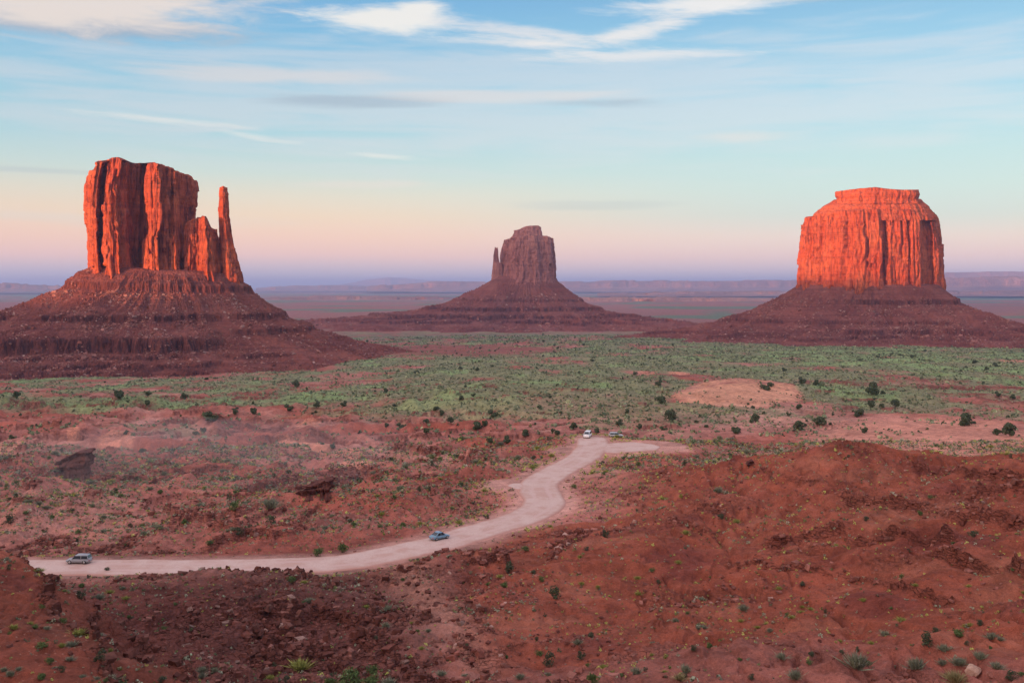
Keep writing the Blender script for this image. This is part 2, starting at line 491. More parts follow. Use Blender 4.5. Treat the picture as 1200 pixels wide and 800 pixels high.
_S = np.array(SPOTS)
_sx = (_S[:, 0] - 600) / 420.0
_sy = np.log(_S[:, 2]) * 1.6
_tgt = _S[:, 3] / (_S[:, 2] ** 0.75)
def _tps(r2):
    return 0.5 * r2 * np.log(r2 + 1e-9)
_n = len(_S)
_A = np.zeros((_n + 3, _n + 3))
_A[:_n, :_n] = _tps((_sx[:, None] - _sx[None]) ** 2 + (_sy[:, None] - _sy[None]) ** 2) + np.eye(_n) * 3e-4
_A[:_n, _n] = _A[_n, :_n] = 1; _A[:_n, _n + 1] = _A[_n + 1, :_n] = _sx; _A[:_n, _n + 2] = _A[_n + 2, :_n] = _sy
_w = np.linalg.solve(_A, np.concatenate([_tgt, [0, 0, 0]]))
_gu = np.linspace(-400, 1600, 240); _gl = np.linspace(0, math.log(90000), 520)
_GX, _GY = np.meshgrid((_gu - 600) / 420.0, _gl * 1.6)
_base = np.zeros(_GX.size)
for i in range(0, _GX.size, 20000):
    gx = _GX.ravel()[i:i + 20000]; gy = _GY.ravel()[i:i + 20000]
    _base[i:i + 20000] = _tps((gx[:, None] - _sx) ** 2 + (gy[:, None] - _sy) ** 2) @ _w[:_n] + _w[_n] + _w[_n + 1] * gx + _w[_n + 2] * gy
_base = _base.reshape(_GX.shape)


def base_z(u, y):
    """interpolated relief; u = 600 + F x / y"""
    a = np.clip((u + 400) / 2000 * 239, 0, 238.999); b = np.clip(np.log(np.maximum(y, 1)) / math.log(90000) * 519, 0, 518.999)
    i = a.astype(int); j = b.astype(int); fa = a - i; fb = b - j
    q = (_base[j, i] * (1 - fa) + _base[j, i + 1] * fa) * (1 - fb) + (_base[j + 1, i] * (1 - fa) + _base[j + 1, i + 1] * fa) * fb
    return q * np.maximum(y, 1) ** 0.75


ROAD_Z = -50.0
LEDGES = [([(838, 543), (900, 548), (960, 560)], 0.7, 150, 262), ([(1070, 540), (1102, 554), (1140, 566), (1200, 563), (1300, 560)], 1.1, 120, 262),
          ([(986, 589), (1025, 594), (1084, 600), (1116, 608), (1165, 613), (1300, 618)], 1.4, 110, 262),
          ([(896, 631), (937, 624), (986, 624), (997, 634), (1039, 635), (1084, 641), (1120, 641)], 1.9, 110, 262),
          ([(846, 657), (895, 665), (941, 669), (976, 679), (1025, 685), (1060, 707), (1098, 720), (1120, 721)], 0.8, 100, 262),
          ([(1095, 665), (1130, 671), (1165, 679), (1200, 686), (1300, 690)], 1.7, 100, 262), ([(780, 582), (822, 594), (867, 606)], 0.7, 110, 262), ([(780, 610), (815, 620), (850, 629)], 0.6, 110, 262),
          ([(1130, 585), (1165, 580), (1300, 574)], 0.8, 110, 262), ([(640, 556), (690, 570), (760, 588)], 0.5, 200, 262),
          ([(241, 638), (301, 624), (350, 611), (372, 592)], 1.3, 190, 262), ([(262, 626), (305, 612), (345, 598)], 0.8, 190, 262), ([(380, 560), (420, 552), (470, 556)], 1.2, 240, 330),
          ([(0, 548), (40, 552), (70, 556)], 1.2, 240, 340), ([(700, 546), (760, 556), (790, 566)], 0.6, 200, 300), ([(60, 513), (130, 516), (200, 512), (260, 506)], 1.6, 330, 480),
          ([(300, 520), (380, 514), (430, 520)], 1.4, 330, 450), ([(190, 497), (300, 494), (420, 499)], 1.5, 400, 560), ([(940, 446), (1050, 452), (1200, 455)], 1.5, 500, 900), ([(0, 480), (120, 478), (260, 482)], 2.0, 450, 700)]
ROADS = [([(-420, 666), (-200, 664.5), (20, 664), (120, 664), (230, 664), (330, 662), (400, 658.5), (450, 650), (490, 641), (520, 635), (560, 622), (590, 613.5), (613, 606), (632, 596), (638, 587), (632, 575), (634, 564), (654, 551), (674, 541), (688, 531), (694, 520), (694, 512)], 4.7),
         ([(690, 527), (712, 525), (735, 523.5), (768, 521.5)], 9.0),
         ([(632, 572), (612, 569), (598, 567.5)], 4.5)]


def road_pts(lst):
    P = np.array([((u - 600) / F * (-ROAD_Z * F / (v - HZ)), -ROAD_Z * F / (v - HZ)) for u, v in lst])
    out = []
    for i in range(len(P) - 1):
        p0 = P[max(i - 1, 0)]; p1 = P[i]; p2 = P[i + 1]; p3 = P[min(i + 2, len(P) - 1)]
        n = max(2, int(np.hypot(*(p2 - p1)) / 1.0))
        for k in range(n):
            s = k / n
            out.append(0.5 * ((2 * p1) + (-p0 + p2) * s + (2 * p0 - 5 * p1 + 4 * p2 - p3) * s * s + (-p0 + 3 * p1 - 3 * p2 + p3) * s ** 3))
    out.append(P[-1])
    return np.array(out)


ROAD_PATHS = [(road_pts(l), w) for l, w in ROADS]


def road_dist(x, y):
    """metres outside the road's edge (negative on it); only worked out near it"""
    d = np.full(x.shape, 99.0)
    sel = (y > 150) & (y < 360) & (x > -180) & (x < 90)
    xs = x[sel]; ys = y[sel]
    if xs.size == 0:
        return d
    dd = np.full(xs.shape, 99.0)
    for path, w in ROAD_PATHS:
        pts = path[::2]
        for i in range(len(pts)):
            dd = np.minimum(dd, np.hypot(xs - pts[i, 0], ys - pts[i, 1]) - w)
    d[sel] = dd
    return d


def terrace(z, step, sharp, lip, off):
    q = (z + off) / step
    k = np.floor(q); f = q - k
    g = f * 0.42 + 0.58 * sst(f, lip - sharp, lip)
    return (k + g) * step - off


def ell(u, v, cu, cv, su, sv):
    return np.exp(-((u - cu) / su) ** 2 - ((v - cv) / sv) ** 2)


def relief(x, y):
    """height and surface marks at world x, y (arrays). y is the distance ahead."""
    d = np.hypot(x, y)
    front = y > 0.55 * d
    ye = np.where(front, np.maximum(y, 0.5), np.maximum(0.55 * d, 0.5))
    xe = np.where(front, x, np.sign(x) * 1.5 * ye)
    u = 600 + F * xe / ye
    z = base_z(u, ye)
    behind = sst(-y / np.maximum(d, 1e-6), -0.55, 0.1)
    z = z * (1 - behind) + behind * (-2 - 120 * sst(d, 300, 3000))
    v = HZ - z * F / ye
    z0 = z
    near = sst(ye, 55, 85)
    rd = road_dist(x, y)
    keep = sst(rd, 0.5, 16)
    flat = np.ones_like(u)
    flat *= 1 - 0.75 * ell(u, v, 1120, 512, 150, 26) * (ye > 280)          # dune
    flat *= 1 - 0.5 * ell(u, v, 500, 700, 45, 45)                          # wash
    flat *= 1 - 0.7 * ell(u, v, 866, 462, 70, 16) * (ye > 380)
    fade = lambda a, b: 1 - sst(ye, a, b)
    # hills and hummocks
    wx = x + 9 * fbm2(x / 30, y / 30, 2, 71); wy = y + 9 * fbm2(x / 30, y / 30, 2, 72)
    n = 2.6 * fbm2(wx / 62, wy / 48, 3, 1) * fade(500, 1500)
    rg = ridge2(wx / 34, wy / 30, 4, 5, 0.55) - 0.62
    n = n + 3.2 * rg * fade(400, 1200)
    n = n + 0.9 * fbm2(x / 9, y / 9, 4, 9, 0.55) * fade(350, 900)
    mid = sst(ye, 300, 600)
    n = n + mid * (5.0 * fbm2(x / 190, y / 120, 4, 21, 0.5) * fade(1500, 4000) + 1.6 * fbm2(x / 40, y / 30, 3, 24) * fade(900, 2500))
    n = n + sst(ye, 1500, 4000) * 9 * fbm2(x / 1400, y / 900, 4, 27) + sst(ye, 5000, 9000) * 40 * np.abs(fbm2(x / 6000, y / 3000, 4, 29))
    rgt = sst(u, 700, 860) * (ye < 240)
    n = n * (1 + 0.08 * rgt)
    # gullies that run down the hill on the right
    n = n - rgt * 1.2 * sst(ridge2((x + 5 * fbm2(x / 15, y / 15, 2, 31)) / 13, y / 60, 2, 33), 0.72, 0.98) * keep
    n = n * (1 + 0.9 * (u < 640) * sst(ye, 185, 215) * fade(450, 700))
    n = n + mid * 3.4 * (ridge2(x / 70, y / 60, 3, 91, 0.55) - 0.62) * fade(900, 1600)
    z = z + n * keep * near * flat
    # ledges
    jag = 0.9 * fbm2(x / 7, y / 7, 3, 41, 0.6) + 0.45 * fbm2(x / 1.6, y / 1.6, 2, 44)
    lmask = sst(fbm2(x / 55, y / 42, 3, 47), -0.12, 0.16)
    lmask = np.maximum(lmask, ell(u, v, 330, 740, 230, 80) * (ye < 175))
    lmask *= 1 - 0.9 * sst(u, 690, 780) * (ye < 262)
    lmask *= near * keep * np.clip(flat, 0, 1) * fade(600, 1100)
    lmask *= 1 - 0.85 * sst(u, 700, 900) * sst(v, 740, 765) * (ye < 130)
    zt = terrace(z + jag * 0.8, 3.4, 0.07, 0.80, 1.3) - jag * 0.8 * 0.6
    zt2 = terrace(z + jag * 0.5, 1.15, 0.10, 0.7, 0.4) - jag * 0.5 * 0.6
    riser = np.zeros_like(z)
    dz = lmask * (0.62 * (zt - z) + 0.38 * (zt2 - z))
    z = z + dz
    q = (z0 * 0 + (z - dz) + jag * 0.8 + 1.3) / 3.4; fq = q - np.floor(q)
    riser = lmask * sst(fq, 0.70, 0.76) * (1 - sst(fq, 0.84, 0.93))
    # long thin ledges: the beds that crop out across the slope
    hillm = (ye < 262) & (ye > 95)
    vj = v + 1.6 * fbm2(x / 5, y / 5, 3, 61, 0.6) + 0.9 * perlin2(x / 1.3, y / 1.3, 62) + 2.5 * fbm2(x / 16, y / 16, 2, 63)
    for (line, c, y0, y1) in LEDGES:
        lu = np.array([q[0] for q in line], float); lv = np.array([q[1] for q in line], float)
        L = np.interp(u, lu, lv)
        wu = sst(u, lu[0] - 12, lu[0] + 12) * (1 - sst(u, lu[-1] - 12, lu[-1] + 12)) * ((ye > y0) & (ye < y1))
        wu = wu * (0.45 + 0.55 * sst(fbm2(x / 12, y / 12, 2, 65 + int(lv[0])), -0.35, 0.05))
        q = L - vj                                   # rows above the line
        up = sst(q, 0.0, 1.1) * np.exp(-np.clip(q, 0, None) / 22.0) - 0.35 * sst(-q, 0.0, 0.8) * np.exp(-np.clip(-q, 0, None) / 9.0)
        z = z + c * wu * up
        riser = np.maximum(riser, wu * np.exp(-((q - 0.4) / 1.0) ** 2) * min(1, c))
    # rubble and small lumps
    rough = np.clip(riser * 1.3 + 0.9 * ell(u, v, 300, 735, 190, 60) * (ye < 175) + 0.6 * sst(fbm2(x / 26, y / 22, 3, 51), 0.12, 0.35), 0, 1) * near * keep * flat
    blk = np.abs(perlin2(x / 1.5, y / 1.5, 55)) + 0.6 * np.abs(perlin2(x / 0.7, y / 0.7, 57))
    rill = ridge2((x + 2.5 * fbm2(x / 6, y / 9, 2, 81)) / 3.6, (y + x * 0.25) / 17, 3, 83, 0.6)
    z = z - (0.5 + 0.35 * rgt) * sst(rill, 0.55, 1.0) * near * keep * np.clip(flat, 0, 1) * fade(260, 420) * (0.35 + 0.65 * sst(fbm2(x / 28, y / 28, 2, 85), -0.2, 0.2))
    z = z + 0.38 * fbm2(x / 4.2, y / 4.2, 3, 87, 0.6) * near * keep * fade(300, 500)
    z = z + rough * (blk * 0.9 - 0.2) * fade(280, 480) + 0.20 * fbm2(x / 1.3, y / 1.3, 2, 59) * near * fade(160, 300) * keep
    # the road bed
    onr = 1 - sst(rd, 0.0, 9.0)
    z = z * (1 - onr) + (ROAD_Z - 0.12) * onr
    # a block of layered rock stands clear of the slope left of the road
    return z, u, v, rd, riser, rough, lmask


def soil(x, y, z, u, v, rd, riser, rough):
    """the colour the ground is given (soil, rock, dry grass, painted shade at the left ravine), and how green it is"""
    ye = np.maximum(y, 1)
    A = lambda *c: np.array(c)
    shape = x.shape + (1,)
    def mx(c, col, k):
        k = np.clip(k, 0, 1)[..., None]
        return c * (1 - k) + A(*col) * k
    pink = A(0.335, 0.128, 0.098)
    c = np.broadcast_to(pink, x.shape + (3,)).copy()
    w1 = fbm2(x / 70, y / 50, 4, 101)
    w2 = fbm2(x / 18, y / 14, 4, 103)
    c = mx(c, (0.30, 0.085, 0.058), sst(w1, -0.05, 0.25) * 0.8)
    c = mx(c, (0.43, 0.20, 0.155), sst(-w1 + 0.4 * w2, 0.12, 0.4) * 0.8)
    hill = sst(u + 60 * w1, 690, 800) * (ye < 262)
    hill = np.maximum(hill, sst(u, 500, 540) * (ye < 205) * (v < 770) * (rd > 1) * sst(u - 0 * v, 520, 560))
    hill = np.maximum(hill, (ye < 122) * (1 - sst(u, 170, 260)))
    c = mx(c, (0.325, 0.090, 0.052), hill * 0.92)
    c = mx(c, (0.40, 0.145, 0.09), hill * sst(w2, 0.1, 0.4) * 0.6)
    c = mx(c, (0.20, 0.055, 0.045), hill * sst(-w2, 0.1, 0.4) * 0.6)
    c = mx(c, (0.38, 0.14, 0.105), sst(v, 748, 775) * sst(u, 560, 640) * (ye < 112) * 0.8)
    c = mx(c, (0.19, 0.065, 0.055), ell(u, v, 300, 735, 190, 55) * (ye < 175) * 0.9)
    c = mx(c, (0.21, 0.075, 0.055), riser * 0.75)
    c = mx(c, (0.26, 0.11, 0.085), rough * 0.35 * (1 - riser))
    # wash and the bare ground beside the road
    wash = ell(u - (v - 700) * 0.9, v, 500, 700, 30, 70) * (ye < 180) * (ye > 98)
    c = mx(c, (0.47, 0.215, 0.155), wash * 1.1)
    c = mx(c, (0.50, 0.27, 0.215), (1 - sst(rd + 2.5 * w2, 0.5, 6)) * 0.85)
    c = mx(c, (0.52, 0.25, 0.19), sst(ell(u, v, 732, 526, 46, 13) * (ye > 270) + 0.2 * w2, 0.35, 0.65) * 0.9)
    # pale slickrock and dunes
    dome = ell(u, v, 866, 463, 78, 17) * (ye > 380) * (ye < 700)
    c = mx(c, (0.56, 0.27, 0.17), sst(dome + 0.25 * w2, 0.32, 0.55))
    dune = ell(u, v, 1085, 514, 150, 27) * (ye > 285) * (ye < 520)
    c = mx(c, (0.50, 0.22, 0.155), sst(dune + 0.2 * w1, 0.3, 0.6) * 0.95)
    c = mx(c, (0.44, 0.24, 0.18), ell(u, v, 900, 490, 90, 14) * (ye > 300) * (ye < 620) * 0.8)
    for cu, cv, su, sv in ((135, 517, 26, 8), (86, 513, 9, 5), (243, 508, 14, 5), (345, 522, 40, 8), (400, 530, 30, 8), (10, 522, 18, 6), (420, 545, 26, 8), (780, 437, 40, 3), (1160, 424, 60, 3), (360, 500, 16, 4)):
        b = ell(u, v, cu, cv, su, sv) * (ye > 230)
        c = mx(c, (0.52, 0.215, 0.145), sst(b + 0.2 * w2, 0.35, 0.6) * 0.85)
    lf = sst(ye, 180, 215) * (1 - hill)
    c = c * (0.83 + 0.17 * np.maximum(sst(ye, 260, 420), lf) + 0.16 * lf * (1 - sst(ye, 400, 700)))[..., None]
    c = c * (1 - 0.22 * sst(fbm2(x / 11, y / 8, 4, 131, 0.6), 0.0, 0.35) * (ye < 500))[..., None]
    c = c * (1 - 0.24 * sst(v, 662, 690) * (1 - sst(u, 430, 560)) * (ye < 178))[..., None]  # left foreground darkened: the ravine's shade put into the soil colour
    # vegetation
    g1 = fbm2(x / 90, y / 130, 4, 111); g2 = fbm2(x / 24, y / 40, 4, 113)
    gr = 0.34 + 0.0 * x
    gr = gr + 0.46 * sst(ye, 300, 620) * sst(u, 330, 470) + 0.25 * sst(ye, 380, 620) * (1 - sst(u, 330, 470))
    gr = gr + 0.35 * ell(u, v, 1030, 418, 240, 16) + 0.4 * ell(u, v, 600, 466, 170, 26) + 0.25 * ell(u, v, 820, 485, 60, 12)
    gr = gr - 0.55 * ell(u, v, 1120, 512, 150, 22) * (ye > 285) - 0.9 * sst(dome, 0.3, 0.5)
    gr = gr - 0.30 * hill - 0.4 * ell(u, v, 530, 405, 170, 12) - 0.25 * ell(u, v, 1160, 450, 120, 16) * sst(g2, -0.1, 0.1)
    amt = np.clip(gr + 1.35 * g1 * sst(ye, 200, 500) + 0.5 * g2, 0, 1)
    amt = amt * (1 - 0.85 * ell(u, v, 732, 526, 40, 10) * (ye > 270))
    amt = amt * sst(rd, 2, 9) * (1 - 0.7 * riser)
    far = sst(ye, 350, 650)
    cov = far * sst(amt, 0.34, 0.80)
    c = mx(c, (0.265, 0.205, 0.135), sst(ye, 215, 300) * sst(amt, 0.42, 0.8) * 0.5 * (1 - hill))
    c = mx(c, (0.185, 0.215, 0.110), cov * 0.8)
    bright = cov * sst(g1 + 0.5 * g2 + 0.5 * ell(u, v, 1030, 417, 220, 13) + 0.4 * ell(u, v, 560, 465, 160, 14), 0.16, 0.46)
    c = mx(c, (0.23, 0.325, 0.13), bright * 0.85)
    toe = ell(u, v, 540, 411, 120, 7) * (ye > 1000) * (ye < 2600)
    c = mx(c, (0.25, 0.085, 0.066), sst(toe + 0.25 * g2, 0.25, 0.55) * 0.9)
    amt = amt * (1 - 0.8 * sst(toe, 0.25, 0.6))
    # the plain beyond the buttes: belts of green flats and red benches
    t3 = fbm2(x / 2600, y / 900, 4, 121); t4 = fbm2(x / 700, y / 500, 4, 123)
    plain = sst(ye, 2000, 3000)
    c = mx(c, (0.27, 0.105, 0.09), plain * 0.9)
    c = mx(c, (0.11, 0.165, 0.10), plain * sst(t3 + 0.8 * t4 + 0.5 * fbm2(x / 420, y / 1300, 4, 125) + 0.6 * ell(v, v, 347, 0, 5, 1e9) * 0 + 0.45 * np.exp(-((v - 349) / 5) ** 2), 0.12, 0.34) * 0.85)
    c = mx(c, (0.13, 0.145, 0.095), ell(u, v, 470, 396, 200, 5) * 0.8 * sst(g2, -0.3, 0.1))
    green = np.clip(amt, 0, 1) * (1 - plain)
    return c, green, far


def build_ground():
    core = np.concatenate([np.arange(-38, 38.001, 0.056)])
    az = np.concatenate([np.arange(-180, -60, 4.0), np.arange(-60, -38.2, 0.6), core, np.arange(38.6, 60, 0.6), np.arange(60, 180, 4.0)])
    ds = [0.6]
    while ds[-1] < 82000:
        d = ds[-1]
        if d < 60: st = max(0.4, d * 0.06)
        elif d < 74: st = 0.6
        else: st = min(max(0.24, 0.0000085 * d * d), d * 0.0042) if d < 3500 else d * 0.008
        ds.append(d + st)
    ds = np.array(ds)
    a = np.radians(az)
    D, Aa = np.meshgrid(ds, a, indexing='ij')
    X = D * np.sin(Aa); Y = D * np.cos(Aa)
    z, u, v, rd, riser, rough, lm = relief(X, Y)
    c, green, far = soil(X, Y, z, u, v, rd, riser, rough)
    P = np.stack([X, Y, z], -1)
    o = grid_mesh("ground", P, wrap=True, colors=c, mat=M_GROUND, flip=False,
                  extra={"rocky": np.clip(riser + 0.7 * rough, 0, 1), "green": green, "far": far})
    tag(o, kind='structure')
    print("ground", P.shape)
    return ds, az, P, c, u, v, rd, riser, rough, green


ds, AZ, GP, GC, GU, GV, GRD, GRISE, GROUGH, GGREEN = build_ground()
_vis_el = GP[..., 2] / ds[:, None]
_vis_run = np.maximum.accumulate(_vis_el, 0)
GVIS = _vis_el >= _vis_run - 0.0009


def sample(x, y, what='z'):
    """bilinear look-up of the built ground sheet"""
    x = np.atleast_1d(np.asarray(x, float)); y = np.atleast_1d(np.asarray(y, float))
    d = np.hypot(x, y); a = np.degrees(np.arctan2(x, y))
    i = np.clip(np.searchsorted(ds, d) - 1, 0, len(ds) - 2); j = np.clip(np.searchsorted(AZ, a) - 1, 0, len(AZ) - 2)
    fi = (d - ds[i]) / (ds[i + 1] - ds[i]); fj = (a - AZ[j]) / (AZ[j + 1] - AZ[j])
    if isinstance(what, np.ndarray): G = what
    elif what == 'z': G = GP[..., 2]
    elif what == 'vis': return GVIS[i, j]
    return (G[i, j] * (1 - fi) + G[i + 1, j] * fi) * (1 - fj) + (G[i, j + 1] * (1 - fi) + G[i + 1, j + 1] * fi) * fj


_cu = np.degrees(np.arctan((np.arange(-50, 1251) - 600) / F))


def where(u, v):
    """the spot of built ground that the photograph shows at column u, row v"""
    a = math.degrees(math.atan((u - 600) / F))
    j = int(np.argmin(np.abs(AZ - a)))
    y = GP[:, j, 1]; vv = HZ - GP[:, j, 2] * F / np.maximum(y, 1)
    ok = (y > 60) & (vv <= v)
    run = np.minimum.accumulate(np.where(y > 60, vv, 9e9))
    i = int(np.argmax((y > 60) & (run <= v)))
    return GP[i, j]

# ------------------------------------------------------------------ buttes
def closed_curve(pts, step, smooth):
    i0 = int(np.argmax([p[1] for p in pts]))
    P = np.array(pts[i0:] + pts[:i0], float)
    Q = np.vstack([P, P[:1]])
    seg = np.hypot(*(Q[1:] - Q[:-1]).T)
    L = np.concatenate([[0], np.cumsum(seg)])
    n = max(24, int(L[-1] / step))
    s = np.linspace(0, L[-1], n, endpoint=False)
    C = np.stack([np.interp(s, L, Q[:, 0]), np.interp(s, L, Q[:, 1])], -1)
    k = max(1, int(smooth / step))
    ker = np.hanning(2 * k + 3)[1:-1]; ker /= ker.sum()
    for a in range(2):
        e = np.concatenate([C[-len(ker):, a], C[:, a], C[:len(ker), a]])
        C[:, a] = np.convolve(e, ker, 'same')[len(ker):-len(ker)]
    T = np.roll(C, -1, 0) - np.roll(C, 1, 0)
    T /= np.hypot(*T.T)[:, None] + 1e-9
    N = np.stack([T[:, 1], -T[:, 0]], -1)          # outward when the curve runs counter-clockwise
    return C, N, s, L[-1]


def cliff(name, parent, origin, plan, table, topf, k, mat, step=1.0, rows=150, seed=0, amp=1.0, bed=1.0, smooth=3.0, depth=None, under=14.0, rim=0.35):
    """A rock wall lofted from a plan outline. origin: world (x, y) of the butte. plan: counter-clockwise outline (x, y) in metres.
    table: rows (z, x_left, x_right): how wide the wall stands at each height. topf(x, y): height of the rim."""
    tb = np.array(sorted(table), float)
    C, N, s, L = closed_curve(plan, step, smooth)
    x0, x1 = min(p[0] for p in plan), max(p[0] for p in plan)
    zb = tb[0, 0]
    zt = topf(C[:, 0], C[:, 1])
    zt = zt + k * (1.6 * fbm2(s / 9, s * 0 + seed, 3, seed + 3) - 0.9 * np.abs(perlin2(s / 5, s * 0 + 2.2, seed + 5)))
    t = np.linspace(0, 1, rows)[:, None]
    Z = (zb - under) + (zt[None] - zb + under) * t
    S = np.broadcast_to(s[None], Z.shape)
    ph = 2 * np.pi * S / L
    # periodic coordinates round the wall, so that the seam does not show
    r = L / (2 * np.pi)
    cx = np.cos(ph) * r; cy = np.sin(ph) * r
    wob = 5 * k * fbm3(cx / (40 * k), cy / (40 * k), Z / (30 * k), 2, seed + 7)
    nbig = fbm3((cx + wob) / (20 * k), (cy + wob) / (20 * k), Z / (220 * k), 2, seed + 11, 0.4)
    nmid = fbm3((cx + wob) / (7.5 * k), (cy + wob) / (7.5 * k), Z / (90 * k), 2, seed + 13, 0.4)
    nfin = fbm3(cx / (3.2 * k), cy / (3.2 * k), Z / (26 * k), 2, seed + 15)
    blk = val3(np.floor((cx + cy * 0.7 + wob) / (6.5 * k)) * 1.7, np.floor((Z + 7 * nmid * k) / (17 * k)) * 2.3, Z * 0 + 0.5, seed + 17)
    crev = -np.exp(-(nbig / 0.055) ** 2) * 4.2 - np.exp(-(nmid / 0.09) ** 2) * 1.7
    def slabs(w, hh, sd):
        """fracture-bounded slabs: every one stands a little in front of or behind its neighbour"""
        q = (S + 0.45 * w * fbm2(Z / (34 * k), S / (60 * k), 2, sd)) / w
        i = np.floor(q); f = q - i
        hz = _hash(i.astype(np.int64), (i * 0).astype(np.int64), (i * 0).astype(np.int64), sd) / 65535.0
        j = np.floor(Z / hh + hz * 7 + 0.25 * nfin)
        r = _hash(i.astype(np.int64), j.astype(np.int64), (i * 0).astype(np.int64), sd + 1) / 65535.0 - 0.5
        tilt = (_hash(i.astype(np.int64), j.astype(np.int64), (i * 0 + 1).astype(np.int64), sd + 2) / 65535.0 - 0.5) * (f - 0.5)
        edge = -np.exp(-(np.minimum(f, 1 - f) * w / (0.55 * k)) ** 2)
        return r + 0.8 * tilt, edge
    s1, e1 = slabs(13 * k, 75 * k, seed + 41)
    s2, e2 = slabs(5.5 * k, 38 * k, seed + 43)
    s3, e3 = slabs(2.6 * k, 12 * k, seed + 45)
    slab = 8.5 * s1 + 4.6 * s2 + 1.8 * s3 + 2.6 * e1 + 1.4 * e2
    bedn = val3(Z * 0 + 0.3, Z * 0 + 0.7, Z / (3.4 * k), seed + 19)
    tt = np.broadcast_to(t, Z.shape)
    disp = amp * k * (4.2 * np.abs(nbig) + 1.6 * np.abs(nmid) + 0.7 * nfin + 0.6 * blk + crev + slab) + bed * k * 0.5 * bedn
    disp = disp - 3.4 * k * amp
    # spalled foot and rounded rim
    disp = disp + k * 2.6 * (1 - sst(tt, 0.04, 0.26)) * (0.6 + nmid)
    zrel = (zt[None] - Z) / (6.0 * k)
    disp = disp - k * rim * 5.0 * np.clip(1 - zrel, 0, 1) ** 2.2
    capb = np.clip(1 - np.abs(zrel - 1.0) / 0.9, 0, 1)
    disp = disp - k * 0.9 * capb * bed
    bx = C[None, :, 0] + N[None, :, 0] * disp
    by = C[None, :, 1] + N[None, :, 1] * disp
    lo = np.interp(Z, tb[:, 0], tb[:, 1]); hi = np.interp(Z, tb[:, 0], tb[:, 2])
    xn = (bx - x0) / (x1 - x0)
    sc = (hi - lo) / (x1 - x0)
    wx = lo + xn * (hi - lo)
    ymid = np.mean(C[:, 1])
    sd = sc / sc.max()
    wy = ymid + (by - ymid) * (0.25 + 0.75 * sd if depth is None else sd ** depth)
    P = np.stack([wx, wy, Z], -1)
    # roof: rings that close on the middle
    cxm = wx[-1].mean(); cym = wy[-1].mean()
    rings = []
    for q in (0.97, 0.9, 0.78, 0.6, 0.4, 0.2, 0.02):
        rx = cxm + (wx[-1] - cxm) * q; ry = cym + (wy[-1] - cym) * q
        zr = topf(rx if table is None else x0 + (rx - lo[-1]) / np.maximum(hi[-1] - lo[-1], 1e-6) * (x1 - x0), ry) * 1.0
        zz = P[-1, :, 2] * q ** 2 + zr * (1 - q ** 2) + k * 1.2 * fbm2(rx / (9 * k), ry / (9 * k), 3, seed + 23) * (1 - q) + k * 0.6 * (1 - q)
        rings.append(np.stack([rx, ry, zz], -1))
    P = np.concatenate([P, np.array(rings)], 0)
    # the outline was measured in the plane through the butte's middle: carry it to the depth where each piece of wall stands
    kk = ((origin[1] + P[..., 1]) / max(origin[1], 1e-6))[..., None] if origin[1] else 1.0
    P = np.concatenate([(P[..., :1] + origin[0]) * kk - origin[0], P[..., 1:2], P[..., 2:] * kk], -1)
    o = grid_mesh(name, P, wrap=True, mat=mat, parent=parent)
    return o


TALUS = []


